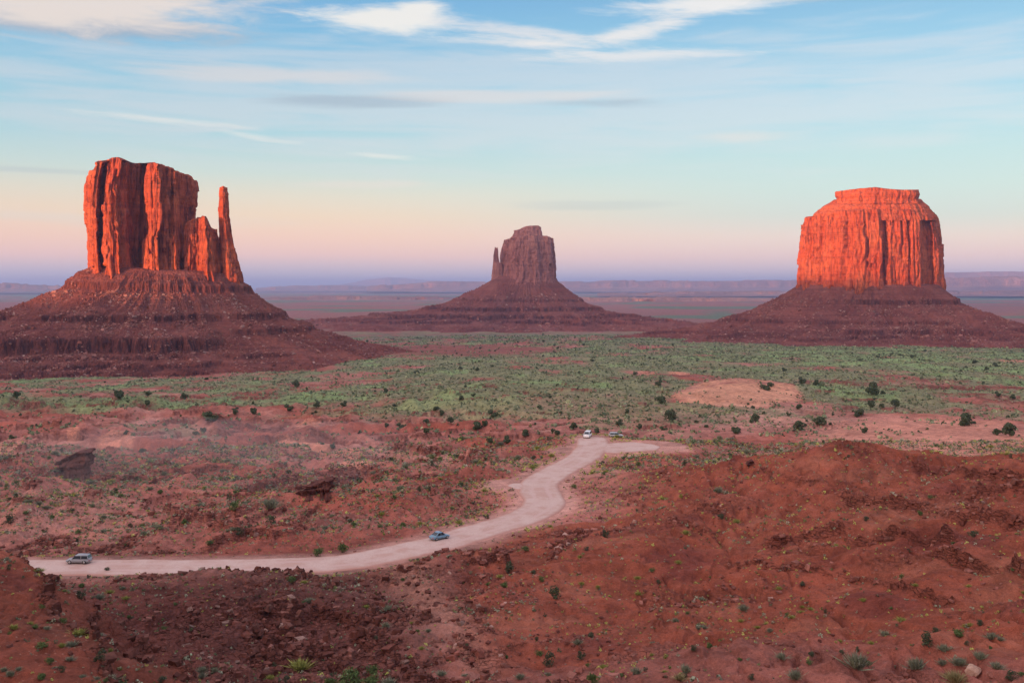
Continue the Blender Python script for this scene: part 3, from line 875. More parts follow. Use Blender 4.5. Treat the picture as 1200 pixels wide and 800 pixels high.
def talus(name, parent, cx_base, profile, zbase, mat, k, n_th=900, n_r=330, seed=0, ledges=(), widen=None, gully=1.0):
    """the scree skirt round a butte. cx_base: (half-width, half-depth, y centre) of the cliff's foot. profile: (metres out, z)"""
    a, b, yc = cx_base
    th = np.linspace(0, 2 * np.pi, n_th, endpoint=False)
    # the camera side gets more columns
    th = th + 0.45 * np.sin(th - np.pi / 2 - np.pi) * -1
    pr = np.array(profile, float)
    e = np.concatenate([np.linspace(-0.35, 0, 12)[:-1] * min(a, b), (np.linspace(0, 1, n_r - 11) ** 1.12) * pr[-1, 0]])
    E, T = np.meshgrid(e, th, indexing='ij')
    rc = 1 / np.sqrt((np.cos(T) / a) ** 2 + (np.sin(T) / b) ** 2)
    wd = 1.0 if widen is None else widen(T)
    X = np.cos(T) * (rc + E * np.where(E > 0, wd, 1)); Y = yc + np.sin(T) * (rc + E * np.where(E > 0, wd, 1))
    z = np.interp(E, pr[:, 0], pr[:, 1])
    z = np.where(E < 0, pr[0, 1] + (-E) * 0.12, z)
    z = z + zbase(X) * np.clip(1 - E / pr[-1, 0] * 1.6, 0, 1)
    # fans and chutes that run outward
    rr = np.clip(E / (90 * k), 0, 1)
    wp = 0.10 * fbm2(X / (60 * k), Y / (60 * k), 3, seed + 21)
    Tw = T + wp
    fan = fbm2(np.cos(Tw) * 4 + 3, np.sin(Tw) * 4 + E / (300 * k), 3, seed + 1, 0.6) + 0.6
    fan2 = 0.6 + 0.5 * fbm2(np.cos(Tw) * 15 + 3 + E / (120 * k), np.sin(Tw) * 15, 4, seed + 2, 0.6)
    z = z + gully * k * (rr * (fan - 0.6) * 20 + np.clip(E / (25 * k), 0, 1) * (fan2 - 0.6) * 8.0)
    z = z + k * 2.6 * fbm2(X / (22 * k), Y / (22 * k), 4, seed + 5) * np.clip(E / (15 * k), 0, 1)
    zsm = z.copy()
    fl = 1.0 * fbm2(X / (30 * k), Y / (30 * k), 3, seed + 6) * 3.0 * k
    jag = k * (1.3 * np.abs(perlin2(X / (5 * k), Y / (5 * k), seed + 7)) + 0.8 * perlin2(X / (2.2 * k), Y / (2.2 * k), seed + 8))
    lm_any = np.zeros_like(z)
    for (L, c, tilt, u0, u1, cover) in ledges:
        LL = L + fl * 0.35 + jag * 0.6 + tilt * X
        kk = cover * sst(X, u0 - 40 * k, u0 + 20 * k) * (1 - sst(X, u1 - 20 * k, u1 + 40 * k))
        kk = kk * sst(fbm2(np.cos(T) * 9, np.sin(T) * 9 + L, 3, seed + 9 + int(abs(L))), -0.42 if c < 12 else -0.7, -0.08 if c < 12 else -0.4)
        q = z - LL
        out = np.interp(q, [-1.5 * c, -0.10 * c, 0.08 * c, 1.3 * c], [-1.5 * c, -0.62 * c, 0.55 * c, 1.3 * c])
        z = np.where((q > -1.5 * c) & (q < 1.3 * c), z * (1 - kk) + (LL + out) * kk, z)
        lm_any = np.maximum(lm_any, kk * np.clip(1.3 - np.abs(out) / (0.62 * c), 0, 1) ** 0.5)
    boul = np.clip(np.abs(perlin2(X / (2.6 * k), Y / (2.6 * k), seed + 12)) * 2.2 - 0.5, 0, 1) * sst(fbm2(X / (45 * k), Y / (45 * k), 3, seed + 14), -0.15, 0.2)
    z = z + k * 3.0 * boul * np.clip(E / (15 * k), 0, 1) + k * 1.0 * fbm2(X / (3.5 * k), Y / (3.5 * k), 3, seed + 16, 0.7)
    P = np.stack([X, Y, z], -1)
    TALUS.append((P, E, k, parent))
    return grid_mesh(name, P, wrap=True, mat=mat, parent=parent, extra={"bedrock": lm_any})


def seat(o, x, y):
    o.location = (x, y, 0)


def px(table, D, cu):
    return [((HZ - v) * D / F, (a - cu) * D / F, (b - cu) * D / F) for v, a, b in table]


def rimline(pts, D, cu):
    q = np.array(pts, float)
    xs = (q[:, 0] - cu) * D / F; zs = (HZ - q[:, 1]) * D / F
    return lambda x, y: np.interp(x, xs, zs)


# --- the mitten-shaped butte on the left
D1, U1 = 1400.0, 190.0
X1 = (U1 - 600) * D1 / F
bw = empty("mitten_butte", ((U1 - 600) * D1 / F, D1, 0), "tall mitten-shaped red butte with thin thumb spire, upper walls lit orange", "butte")
S1 = D1 / F
g = lambda u: (u - U1) * S1
planA = [(g(102), 30), (g(101.5), -12), (g(106), -42), (g(113), -50), (g(115.5), -20), (g(118), -20), (g(122), -56), (g(139), -60), (g(142), -48), (g(156), -14), (g(168), 6), (g(171), 4),
         (g(172.5), -38), (g(176), -50), (g(186), -52), (g(190), -42), (g(197), -36), (g(202), -30), (g(206), -34), (g(210), -22), (g(220), 4), (g(229.5), 26), (g(231), 60), (g(205), 84), (g(160), 92), (g(118), 82)]
tabA = px([(322, 104, 232), (312, 104, 231), (290, 103, 230), (262, 101.5, 230), (240, 101, 229.5), (220, 101.5, 229), (207, 103, 228.5), (196, 106, 228), (188, 108, 228)], D1, U1)
topA = rimline([(101, 207), (104, 200), (108, 193), (112, 190), (120, 186.5), (128, 184.5), (134, 184), (138, 187), (146, 190), (152, 192), (172, 191.5), (180, 190.5), (192, 193), (204, 197), (214, 201), (222, 203), (228, 205), (232, 214)], D1, U1)
cliff("cliff", bw, (X1, D1), planA, tabA, topA, 1.0, M_CLIFF, 0.9, 190, 11, 0.85, smooth=2.4)
# low pillar against the foot of the wall
planP = [(g(165), -18), (g(167), -34), (g(174), -44), (g(179), -30), (g(178), -8), (g(168), -6)]
cliff("buttress", bw, (X1, D1), planP, px([(325, 163, 180), (300, 165, 179), (280, 166, 178.5), (274, 168, 177)], D1, U1), rimline([(163, 284), (168, 277), (174, 275), (180, 283)], D1, U1), 0.8, M_CLIFF, 0.9, 80, 23, 0.5, smooth=3, rim=0.8)
# the stepped shoulder between the wall and the thumb
planS = [(g(214), 10), (g(216), -22), (g(226), -20), (g(232), -16), (g(236), -30), (g(241), -42), (g(247), -38), (g(251), -20), (g(256), -14), (g(262), -2), (g(264), 22), (g(250), 38), (g(228), 40)]
cliff("shoulder", bw, (X1, D1), planS, px([(326, 212, 270), (315, 213, 268), (300, 214, 266), (285, 215, 264), (270, 215, 262), (250, 216, 259)], D1, U1),
      rimline([(212, 266), (222, 258), (227, 256), (230, 258), (232, 254), (235, 257), (238, 253), (244, 254), (246, 264), (251, 267), (254, 270), (258, 268), (263, 290), (267, 305)], D1, U1), 0.8, M_CLIFF, 0.8, 130, 31, 0.75, smooth=1.8, rim=0.5)
planT = [(g(256), 6), (g(257), -14), (g(261), -24), (g(266), -20), (g(271), -6), (g(270), 10), (g(262), 16)]
cliff("thumb_spire", bw, (X1, D1), planT, px([(326, 258, 283.5), (318, 258.5, 282.5), (308, 258.5, 280.5), (296, 258, 277.5), (284, 257.5, 274.5), (272, 257, 272.5), (262, 256.6, 271.2), (250, 256.2, 269.6), (240, 256.0, 269.0), (228, 256.6, 268.4), (224, 257.0, 266.8), (219, 257.4, 267.2)], D1, U1),
      rimline([(256, 219.5), (262, 218), (270, 220)], D1, U1), 0.55, M_CLIFF, 0.55, 190, 37, 0.5, smooth=2.2, depth=1.0, rim=0.4)
planF = [(g(268), 4), (g(270), -18), (g(276), -16), (g(283), 0), (g(280), 16), (g(270), 14)]
cliff("foot_pillar", bw, (X1, D1), planF, px([(328, 266, 284), (315, 267, 282.5), (300, 268, 278), (288, 268.5, 275)], D1, U1), rimline([(266, 284), (271, 286), (275, 298), (279, 308), (284, 318)], D1, U1), 0.6, M_CLIFF, 0.7, 70, 41, 0.5, smooth=2, rim=0.5)
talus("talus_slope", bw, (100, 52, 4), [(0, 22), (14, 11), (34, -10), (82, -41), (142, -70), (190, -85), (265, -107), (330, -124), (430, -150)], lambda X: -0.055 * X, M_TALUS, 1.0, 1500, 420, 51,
      ledges=[(11, 4, -0.03, -200, 200, 0.8), (-2, 8, -0.03, -300, 150, 1.0), (-42, 7, 0, -400, 170, 1.0), (-73, 16, 0, -500, 120, 1.0), (-60, 6, 0.0, 120, 420, 0.9), (-87, 5, 0, -500, 200, 1.0), (-94, 6, 0, -500, 140, 1.0), (-101, 5, 0, -500, 160, 1.0), (-108, 6, 0, -500, 120, 1.0)],
      widen=lambda T: 1 + 0.25 * np.clip(-np.cos(T), 0, 1))

# --- the square-topped butte on the right
D2, U2 = 2100.0, 1020.0
X2 = (U2 - 600) * D2 / F
S2 = D2 / F
bm = empty("block_butte", ((U2 - 600) * D2 / F, D2, 0), "broad block-shaped butte glowing orange on the right, flat cap rock on top", "butte")
g = lambda u: (u - U2) * S2
planM = [(g(935), 60), (g(934), 10), (g(940), -14), (g(960), -34), (g(985), -60), (g(1008), -78), (g(1012), -80), (g(1014), -70), (g(1030), -76), (g(1032), -76), (g(1037), -44), (g(1043), -68), (g(1062), -62), (g(1066), -60), (g(1066), -48), (g(1070), -62), (g(1080), -56), (g(1086), -22), (g(1092), -2), (g(1095), -12), (g(1102), -4), (g(1106), 50),
         (g(1090), 120), (g(1020), 140), (g(955), 110)]
tabM = px([(340, 934, 1105.5), (325, 934.5, 1105.5), (305, 935.5, 1105), (285, 938, 1104), (268, 939, 1102.5), (258, 940, 1101), (250, 940.5, 1099), (244, 941, 1096)], D2, U2)
topM = rimline([(934, 255), (940, 253.5), (950, 253), (953, 251), (975, 247), (1000, 246), (1040, 245), (1080, 246), (1094, 249), (1102, 254), (1106, 258)], D2, U2)
cliff("cliff", bm, (X2, D2), planM, tabM, topM, 1.25, M_CLIFF, 1.5, 190, 61, 0.85, smooth=4.0)
planC = [(g(952), 20), (g(956), -14), (g(985), -44), (g(1010), -62), (g(1040), -60), (g(1070), -48), (g(1086), -24), (g(1094), 20), (g(1080), 90), (g(1020), 110), (g(965), 84)]
capm = cliff("shale_slope", bm, (X2, D2), planC, px([(256, 950, 1099), (250, 953, 1096), (246, 958, 1093), (241, 965, 1089), (236, 973, 1083), (233, 978, 1080)], D2, U2), rimline([(950, 234), (1100, 233)], D2, U2), 1.0, M_CLIFF, 1.8, 60, 67, 0.5, bed=3.0, smooth=5, depth=1.1, rim=0.3, under=4)
planK = [(g(978), 10), (g(982), -16), (g(1000), -30), (g(1025), -44), (g(1060), -36), (g(1075), -22), (g(1079), 10), (g(1060), 70), (g(1000), 74)]
cliff("cap_rock", bm, (X2, D2), planK, px([(237, 979, 1078), (233, 980, 1077), (230, 978, 1078), (226, 978, 1079), (222, 981, 1077)], D2, U2), rimline([(978, 224.5), (990, 222.5), (1005, 221), (1025, 219.5), (1040, 221.5), (1056, 222.5), (1079, 222.5)], D2, U2), 0.9, M_CLIFF, 1.5, 40, 71, 0.6, bed=1.6, smooth=3, rim=0.12, under=3)
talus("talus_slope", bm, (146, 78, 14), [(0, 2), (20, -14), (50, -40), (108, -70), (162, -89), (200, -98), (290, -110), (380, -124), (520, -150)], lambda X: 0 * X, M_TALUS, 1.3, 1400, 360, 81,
      ledges=[(-34, 8, 0, -60, 230, 1.0), (-72, 7, 0, -420, 100, 0.8), (-88, 9, 0, -200, 420, 0.9), (-98, 5, 0, -500, 500, 0.8)], widen=lambda T: 1 + 0.12 * np.clip(-np.cos(T), 0, 1) ** 2)

# --- the far mitten butte in the middle
D3, U3 = 3100.0, 615.0
X3 = (U3 - 600) * D3 / F
be = empty("distant_mitten_butte", ((U3 - 600) * D3 / F, D3, 0), "smaller unlit mauve butte in the middle distance with a thumb spire on its left", "butte")
g = lambda u: (u - U3) * (D3 / F)
planE = [(g(587), 40), (g(588), -10), (g(596), -50), (g(607), -70), (g(628), -76), (g(634), -60), (g(645), -50), (g(650), -10), (g(650), 50), (g(640), 110), (g(600), 110)]
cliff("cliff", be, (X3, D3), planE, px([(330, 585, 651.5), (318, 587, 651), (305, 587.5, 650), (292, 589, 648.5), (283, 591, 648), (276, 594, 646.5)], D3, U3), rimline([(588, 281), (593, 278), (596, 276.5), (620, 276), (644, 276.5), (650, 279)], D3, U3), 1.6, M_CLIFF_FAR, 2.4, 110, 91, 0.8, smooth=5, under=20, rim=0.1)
planF2 = [(g(600), 30), (g(603), -30), (g(620), -44), (g(636), -30), (g(637), 30), (g(620), 60)]
cliff("cap_rock", be, (X3, D3), planF2, px([(279, 600, 637.5), (274, 602, 636.5), (270, 602.5, 636), (266, 606, 635)], D3, U3), rimline([(600, 270), (606, 268.5), (610, 266), (616, 265), (632, 264.2), (637, 266.5)], D3, U3), 1.3, M_CLIFF_FAR, 2.4, 30, 95, 0.5, bed=1.2, smooth=4, under=4, rim=0.08)
planH = [(g(577), 14), (g(578), -14), (g(584), -14), (g(592), -6), (g(592), 14), (g(584), 22)]
cliff("thumb_spire", be, (X3, D3), planH, px([(330, 575.5, 592), (318, 577, 590), (310, 577.5, 588), (307, 577.8, 585), (300, 578, 584), (293, 579.2, 583.6), (290, 579.6, 583.2)], D3, U3), rimline([(575, 290), (581, 289.5), (583.3, 291), (592, 290)], D3, U3), 0.8, M_CLIFF_FAR, 1.6, 100, 99, 0.5, smooth=5, depth=1.0, under=20)
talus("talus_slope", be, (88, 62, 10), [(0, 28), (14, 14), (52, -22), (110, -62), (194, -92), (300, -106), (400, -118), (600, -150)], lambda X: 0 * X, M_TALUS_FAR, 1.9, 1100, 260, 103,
      ledges=[(-45, 7, 0, -200, 400, 0.8), (-70, 10, 0, -300, 300, 0.9), (-92, 9, 0, -600, 600, 1.0), (-104, 7, 0, -600, 600, 1.0)], widen=lambda T: 1 + 0.5 * np.clip(-np.cos(T), 0, 1) ** 2)


# ------------------------------------------------------------------ mesas behind the camera: they shade the valley floor
def mesa(name, label, p0, p1, depth, ztop, zlow, seed, kx=1.0):
    """long table mountain; p0..p1 its front edge"""
    p0 = np.array(p0, float); p1 = np.array(p1, float)
    t = (p1 - p0); L = np.hypot(*t); t /= L; n = np.array([t[1], -t[0]])
    nu = 260
    s = np.linspace(0, L, nu)
    prof = [(-0.9, 0.0), (-0.55, 0.30), (-0.36, 0.48), (-0.34, 0.92), (-0.30, 0.97), (-0.28, 1.0), (0.0, 1.0), (0.28, 1.0), (0.31, 0.95), (0.34, 0.5), (0.9, 0.0)]
    rows = []
    H = ztop(s)
    for a, b in prof:
        off = a * depth + (np.abs(a) < 0.5) * 40 * fbm2(s / 160, s * 0 + a * 0.2, 4, seed) * (abs(a) > 0.2)
        z = zlow + (H - zlow) * b + (6 * fbm2(s / 120, s * 0 + a, 3, seed + 4) if 0 < b < 1 else 0)
        ends = np.clip(np.minimum(s, L - s) / (0.12 * L), 0, 1) ** 0.25
        z = zlow + (z - zlow) * np.where(ends < 1, ends, 1)
        rows.append(np.stack([p0[0] + t[0] * s + n[0] * off, p0[1] + t[1] * s + n[1] * off, z], -1))
    o = grid_mesh(name, np.array(rows), mat=M_CLIFF_FAR)
    return tag(o, label, "mesa", kind='structure')


dvec = np.array([math.sin(SUN_AZ), math.cos(SUN_AZ)]); pvec = np.array([math.cos(SUN_AZ), -math.sin(SUN_AZ)])
TAN = math.tan(SUN_EL)
def at_pt(p, q):      # p across the sun's rays, q along them
    return pvec * p + dvec * q
# spots on the buttes in these coordinates
def pq(x, y): return (x * pvec[0] + y * pvec[1], x * dvec[0] + y * dvec[1])
pW, qW = pq((U1 - 600) * D1 / F, D1 - 40); pM, qM = pq((U2 - 600) * D2 / F, D2 - 60); pE, qE = pq((U3 - 600) * D3 / F, D3)
print("pq", pW, qW, pM, qM, pE, qE)
q1 = qW - 3300
# skyline needed so that the edge of the shade falls at zW on the left butte and zM on the right one
zW, zM = -24.0, 10.0
def top_low(s):
    p = -2320 + s
    zz = np.interp(p, [-1720, pW - 170, pW + 60, pW + 115, pM + 260, 3000], [zW + 6 + (qW - q1 - 250) * TAN, zW + (qW - q1 - 250) * TAN, zW - 4 + (qW - q1 - 250) * TAN, zM + (qM - q1 - 250) * TAN, zM + (qM - q1 - 250) * TAN, zM + 20 + (qM - q1 - 250) * TAN])
    return zz + 5 * fbm2(s / 90, s * 0, 4, 5)
a0 = at_pt(-2320, q1); a1 = at_pt(2600, q1)
mesa("mesa", "long low mesa behind the viewpoint", a0, a1, 900, top_low, -140, 301)
q2 = qE - 3300
a0 = at_pt(-3300, q2); a1 = at_pt(pE + 360, q2)
mesa("mesa", "high mesa far off to the left of the viewpoint", a0, a1, 900, lambda s: 0 * s + 215 + (qE - q2) * TAN, -140, 307)


# ------------------------------------------------------------------ mesas on the horizon
M_FARMESA = mat_rock("far_mesa_rock", (0.27, 0.14, 0.115), (0.15, 0.085, 0.085), (0.38, 0.21, 0.16), 20.0, 0.5, 0.5)
def horizon_mesa(u0, u1, D, vtop, seed, var=1.2, vbot=341):
    n = 420
    u = np.linspace(u0, u1, n)
    x = (u - 600) * D / F
    zb = (HZ - vbot) * D / F
    q = fbm2(u / 46, u * 0 + seed, 4, seed); q2 = fbm2(u / 9, u * 0 + seed, 3, seed + 3)
    vt = np.array([np.interp(uu, [p[0] for p in vtop], [p[1] for p in vtop]) for uu in u]) + var * (sst(q, -0.05, 0.05) - 0.5) + 0.35 * q2
    zt = (HZ - vt) * D / F
    h = zt - zb
    rows = []
    for off, b in ((-0.10, 0.0), (-0.05, 0.25), (-0.028, 0.42), (-0.024, 0.80), (-0.008, 0.86), (-0.004, 1.0), (0.05, 1.02), (0.09, 0.9), (0.12, 0.0)):
        oy = off * D + (0.012 * D * fbm2(u / 22, u * 0 + b, 4, seed + 8) if 0 < b < 1.01 else 0)
        rows.append(np.stack([x * (1 + oy / D), D + oy + 0 * x, zb + h * b], -1))
    o = grid_mesh("far_mesa", np.array(rows), mat=M_FARMESA)
    return tag(o, kind='structure')
horizon_mesa(-400, 120, 21000, [(-400, 331), (0, 331.5), (60, 334), (100, 337), (120, 342)], 401)
horizon_mesa(300, 480, 30000, [(300, 338), (345, 334), (380, 334.5), (480, 335)], 405, 0.8)
horizon_mesa(430, 1010, 24000, [(430, 335.5), (490, 331), (505, 329.8), (580, 330.5), (680, 330), (720, 328.8), (900, 328.6), (1010, 328.4)], 411, 1.0)
horizon_mesa(640, 1000, 9500, [(640, 352), (680, 349), (760, 348.5), (860, 349.2), (940, 350), (1000, 353)], 441, 0.7, 355)
horizon_mesa(290, 560, 11500, [(290, 350), (360, 347.5), (430, 347), (520, 348), (560, 350)], 447, 0.6, 352)
horizon_mesa(700, 1300, 15000, [(700, 344), (800, 341.5), (1000, 341), (1300, 341)], 453, 0.8, 346)
horizon_mesa(1000, 1700, 20000, [(1000, 328), (1105, 325.5), (1180, 324), (1300, 323), (1700, 326)], 417, 1.0)
horizon_mesa(1040, 1700, 27000, [(1040, 326), (1110, 319), (1200, 318), (1700, 318)], 423, 0.4)
horizon_mesa(380, 560, 52000, [(380, 336), (430, 328), (455, 324.5), (490, 327), (560, 334)], 429, 0.6)

# ------------------------------------------------------------------ the air
def box_haze():
    me = bpy.data.meshes.new("haze")
    x0, x1, y0, y1, z0, z1 = -60000, 60000, -9000, 90000, -420, 460
    V = [(x, y, z) for z in (z0, z1) for x, y in ((x0, y0), (x1, y0), (x1, y1), (x0, y1))]
    me.from_pydata(V, [], [(3, 2, 1, 0), (4, 5, 6, 7), (0, 1, 5, 4), (1, 2, 6, 5), (2, 3, 7, 6), (3, 0, 4, 7)])
    m, t = mat_new("clear_desert_air")
    pv = t.n('ShaderNodeVolumePrincipled')
    pv.inputs['Color'].default_value = (0.38, 0.56, 1.0, 1)
    pv.inputs['Density'].default_value = 3.9e-5
    pv.inputs['Anisotropy'].default_value = 0.1
    o = t.n('ShaderNodeOutputMaterial')
    t.t.links.new(pv.outputs[0], o.inputs['Volume'])
    ob = link("haze", me, m)
    return tag(ob, kind='stuff')
box_haze()

# ------------------------------------------------------------------ vehicles
import bmesh
M_GLASS = mat_plain("tinted_car_glass", (0.03, 0.04, 0.05), 0.12, 0.1, 2.0, 0.6)
M_TYRE = mat_plain("black_rubber", (0.025, 0.024, 0.024), 0.8, 0.2, 8)
M_RIM = mat_plain("grey_alloy", (0.42, 0.42, 0.43), 0.4, 0.1, 8, 0.5, 0.6)
M_LAMP = mat_plain("clear_lamp_lens", (0.75, 0.75, 0.72), 0.2, 0.1, 8, 0.5)
M_TAIL = mat_plain("red_lamp_lens", (0.35, 0.02, 0.02), 0.3, 0.1, 8, 0.5)


def loft(name, secs, mat, parent, cap=True):
    """secs: rings of points (same count) joined along the length"""
    bm = bmesh.new()
    rings = [[bm.verts.new(p) for p in s] for s in secs]
    n = len(rings[0])
    for a, b in zip(rings[:-1], rings[1:]):
        for i in range(n):
            bm.faces.new((a[i], a[(i + 1) % n], b[(i + 1) % n], b[i]))
    if cap:
        bm.faces.new(rings[0][::-1]); bm.faces.new(rings[-1])
    bmesh.ops.recalc_face_normals(bm, faces=bm.faces)
    me = bpy.data.meshes.new(name); bm.to_mesh(me); bm.free()
    for p in me.polygons: p.use_smooth = True
    o = link(name, me, mat, parent)
    return o


def ring_box(x, w, z0, z1, r=0.12, wt=None):
    """a rounded cross-section at x; wt: width at the top"""
    wt = wt or w
    return [(x, -w + r, z0), (x, w - r, z0), (x, w, z0 + r), (x, (w + wt) / 2 + 0.01, (z0 + z1) / 2), (x, wt, z1 - r), (x, wt - r, z1), (x, -wt + r, z1), (x, -wt, z1 - r), (x, -(w + wt) / 2 - 0.01, (z0 + z1) / 2), (x, -w, z0 + r)]


def slabq(name, pts, mat, parent, t=0.02):
    """a thin pane through four or more corner points"""
    bm = bmesh.new()
    P = [Vector(p) for p in pts]
    nrm = (P[1] - P[0]).cross(P[2] - P[0]).normalized() * t
    a = [bm.verts.new(p + nrm) for p in P]; b = [bm.verts.new(p - nrm) for p in P]
    bm.faces.new(a); bm.faces.new(b[::-1])
    for i in range(len(P)):
        bm.faces.new((a[i], b[i], b[(i + 1) % len(P)], a[(i + 1) % len(P)]))
    bmesh.ops.recalc_face_normals(bm, faces=bm.faces)
    me = bpy.data.meshes.new(name); bm.to_mesh(me); bm.free()
    return link(name, me, mat, parent)


def disc(name, x, y, z, r, w, mat, parent, n=22, inner=0.0):
    bm = bmesh.new()
    prof = [(inner, -w / 2), (r * 0.9, -w / 2), (r, -w * 0.32), (r, w * 0.32), (r * 0.9, w / 2), (inner, w / 2)]
    rings = []
    for k in range(n):
        a = 2 * math.pi * k / n
        rings.append([bm.verts.new((x + math.cos(a) * q, y + o, z + math.sin(a) * q)) for q, o in prof])
    for k in range(n):
        A, B = rings[k], rings[(k + 1) % n]
        for i in range(len(prof) - (0 if inner else 1)):
            j = (i + 1) % len(prof)
            bm.faces.new((A[i], A[j], B[j], B[i]))
    if not inner:
        bmesh.ops.remove_doubles(bm, verts=bm.verts, dist=1e-5)
    bmesh.ops.recalc_face_normals(bm, faces=bm.faces)
    me = bpy.data.meshes.new(name); bm.to_mesh(me); bm.free()
    for p in me.polygons: p.use_smooth = True
    return link(name, me, mat, parent)


def car(name, label, cat, u, v, heading, paint, L=4.7, H=1.75, W=0.93, style='suv', dy=0.0):
    p = where(u, v)
    x, y = p[0], p[1] + dy
    on_road = float(sample(x, y, GRD)[0]) < 0
    z = ROAD_Z + 0.05 if on_road else float(sample(x, y)[0])
    root = empty(name, (x, y, z), label, cat, "vehicles on the dirt road")
    root.rotation_euler = (0, 0, heading)
    m = mat_plain("car_paint_" + name, paint, 0.3, 0.05, 3, 0.5)
    h = L / 2; belt = 0.56 * H
    # lower body, nose to tail (x forward)
    secs = [ring_box(-h, W * 0.86, 0.42, belt - 0.08), ring_box(-h + 0.10, W * 0.95, 0.30, belt), ring_box(-h * 0.5, W, 0.26, belt + 0.02), ring_box(0, W, 0.25, belt),
            ring_box(h * 0.42, W, 0.26, belt - 0.03), ring_box(h * 0.85, W * 0.96, 0.28, belt - (0.14 if style != 'van' else 0.06)), ring_box(h - 0.08, W * 0.9, 0.32, belt - 0.22), ring_box(h, W * 0.8, 0.40, belt - 0.30)]
    loft("body", secs, m, root)
    if style == 'van': x0, x1, x2, x3 = -h + 0.06, -h + 0.14, h * 0.42, h * 0.86
    elif style == 'suv': x0, x1, x2, x3 = -h + 0.10, -h + 0.42, h * 0.16, h * 0.50
    else: x0, x1, x2, x3 = -h * 0.72, -h * 0.28, h * 0.10, h * 0.46
    wt = W * 0.80
    cab = [ring_box(x0, W * 0.88, belt - 0.1, belt + 0.06, 0.05), ring_box(x1, W * 0.93, belt - 0.1, H - 0.03, 0.1, wt), ring_box((x1 + x2) / 2, W * 0.95, belt - 0.1, H, 0.1, wt), ring_box(x2, W * 0.93, belt - 0.1, H - 0.03, 0.1, wt), ring_box(x3, W * 0.88, belt - 0.1, belt + 0.03, 0.05)]
    loft("roof", cab, m, root)
    zt = H - 0.14; zbm = belt + 0.05
    xl = x1 + (x2 - x1) * 0.5
    def yw(zz): return W * 0.945 + (wt - W * 0.945) * (zz - belt + 0.1) / (H - belt + 0.1) + 0.012
    f = lambda a, b, k: a + (b - a) * k
    for sd in (-1, 1):
        slabq("side_window", [(f(x1, x0, 0.62), sd * yw(zbm), zbm), (xl - 0.05, sd * yw(zbm), zbm), (xl - 0.05, sd * yw(zt), zt), (f(x1, x0, 0.12), sd * yw(zt), zt)], M_GLASS, root)
        slabq("side_window", [(xl + 0.05, sd * yw(zbm), zbm), (f(x2, x3, 0.70), sd * yw(zbm), zbm), (f(x2, x3, 0.12), sd * yw(zt), zt), (xl + 0.05, sd * yw(zt), zt)], M_GLASS, root)
        slabq("wing_mirror", [(x3 - 0.25, sd * (W + 0.02), belt + 0.02), (x3 - 0.25, sd * (W + 0.2), belt + 0.04), (x3 - 0.25, sd * (W + 0.2), belt + 0.17), (x3 - 0.25, sd * (W + 0.02), belt + 0.17)], m, root, 0.05)
        slabq("headlight", [(h - 0.02, sd * W * 0.48, belt - 0.42), (h - 0.10, sd * W * 0.86, belt - 0.40), (h - 0.12, sd * W * 0.86, belt - 0.26), (h - 0.05, sd * W * 0.48, belt - 0.28)], M_LAMP, root, 0.035)
        slabq("taillight", [(-h - 0.01, sd * W * 0.62, belt - 0.34), (-h + 0.03, sd * W * 0.88, belt - 0.34), (-h + 0.06, sd * W * 0.88, belt - 0.08), (-h + 0.03, sd * W * 0.62, belt - 0.08)], M_TAIL, root, 0.035)
    slabq("windscreen", [(f(x2, x3, 0.88), -W * 0.76, f(H, belt, 0.86)), (f(x2, x3, 0.88), W * 0.76, f(H, belt, 0.86)), (f(x2, x3, 0.14), wt * 0.86, f(H, belt, 0.12)), (f(x2, x3, 0.14), -wt * 0.86, f(H, belt, 0.12))], M_GLASS, root, 0.035)
    slabq("rear_window", [(f(x1, x0, 0.86), -W * 0.74, f(H, belt, 0.8)), (f(x1, x0, 0.86), W * 0.74, f(H, belt, 0.8)), (f(x1, x0, 0.2), wt * 0.82, f(H, belt, 0.16)), (f(x1, x0, 0.2), -wt * 0.82, f(H, belt, 0.16))], M_GLASS, root, 0.035)
    R_ = 0.36 if style != 'sedan' else 0.33
    for wx in (-h * 0.60, h * 0.62):
        for sd in (-1, 1):
            wh = disc("wheel", wx, sd * (W - 0.10), R_, R_, 0.24, M_TYRE, root, 26)
            disc("rim", wx, sd * (W - 0.10 + 0.035), R_, R_ * 0.62, 0.20, M_RIM, wh, 18)
    return root


car("white_van", "white van facing the camera at the head of the road", "van", 688.5, 513.2, R(-90 - 14), (0.80, 0.80, 0.80), 5.0, 2.05, 1.05, 'van')
car("silver_car", "silver car side-on, behind the turnout to the right of the white van", "car", 722, 512, R(4), (0.50, 0.51, 0.52), 4.7, 1.6, 0.92, 'suv')
car("blue_car", "light blue car on the road, half hidden by the red hummock", "car", 515, 632.5, R(42), (0.17, 0.30, 0.40), 4.2, 1.5, 0.88, 'sedan')
car("grey_car", "grey-blue car side-on at the left end of the road", "car", 93, 660.5, R(178), (0.30, 0.31, 0.33), 4.3, 1.6, 0.9, 'suv')


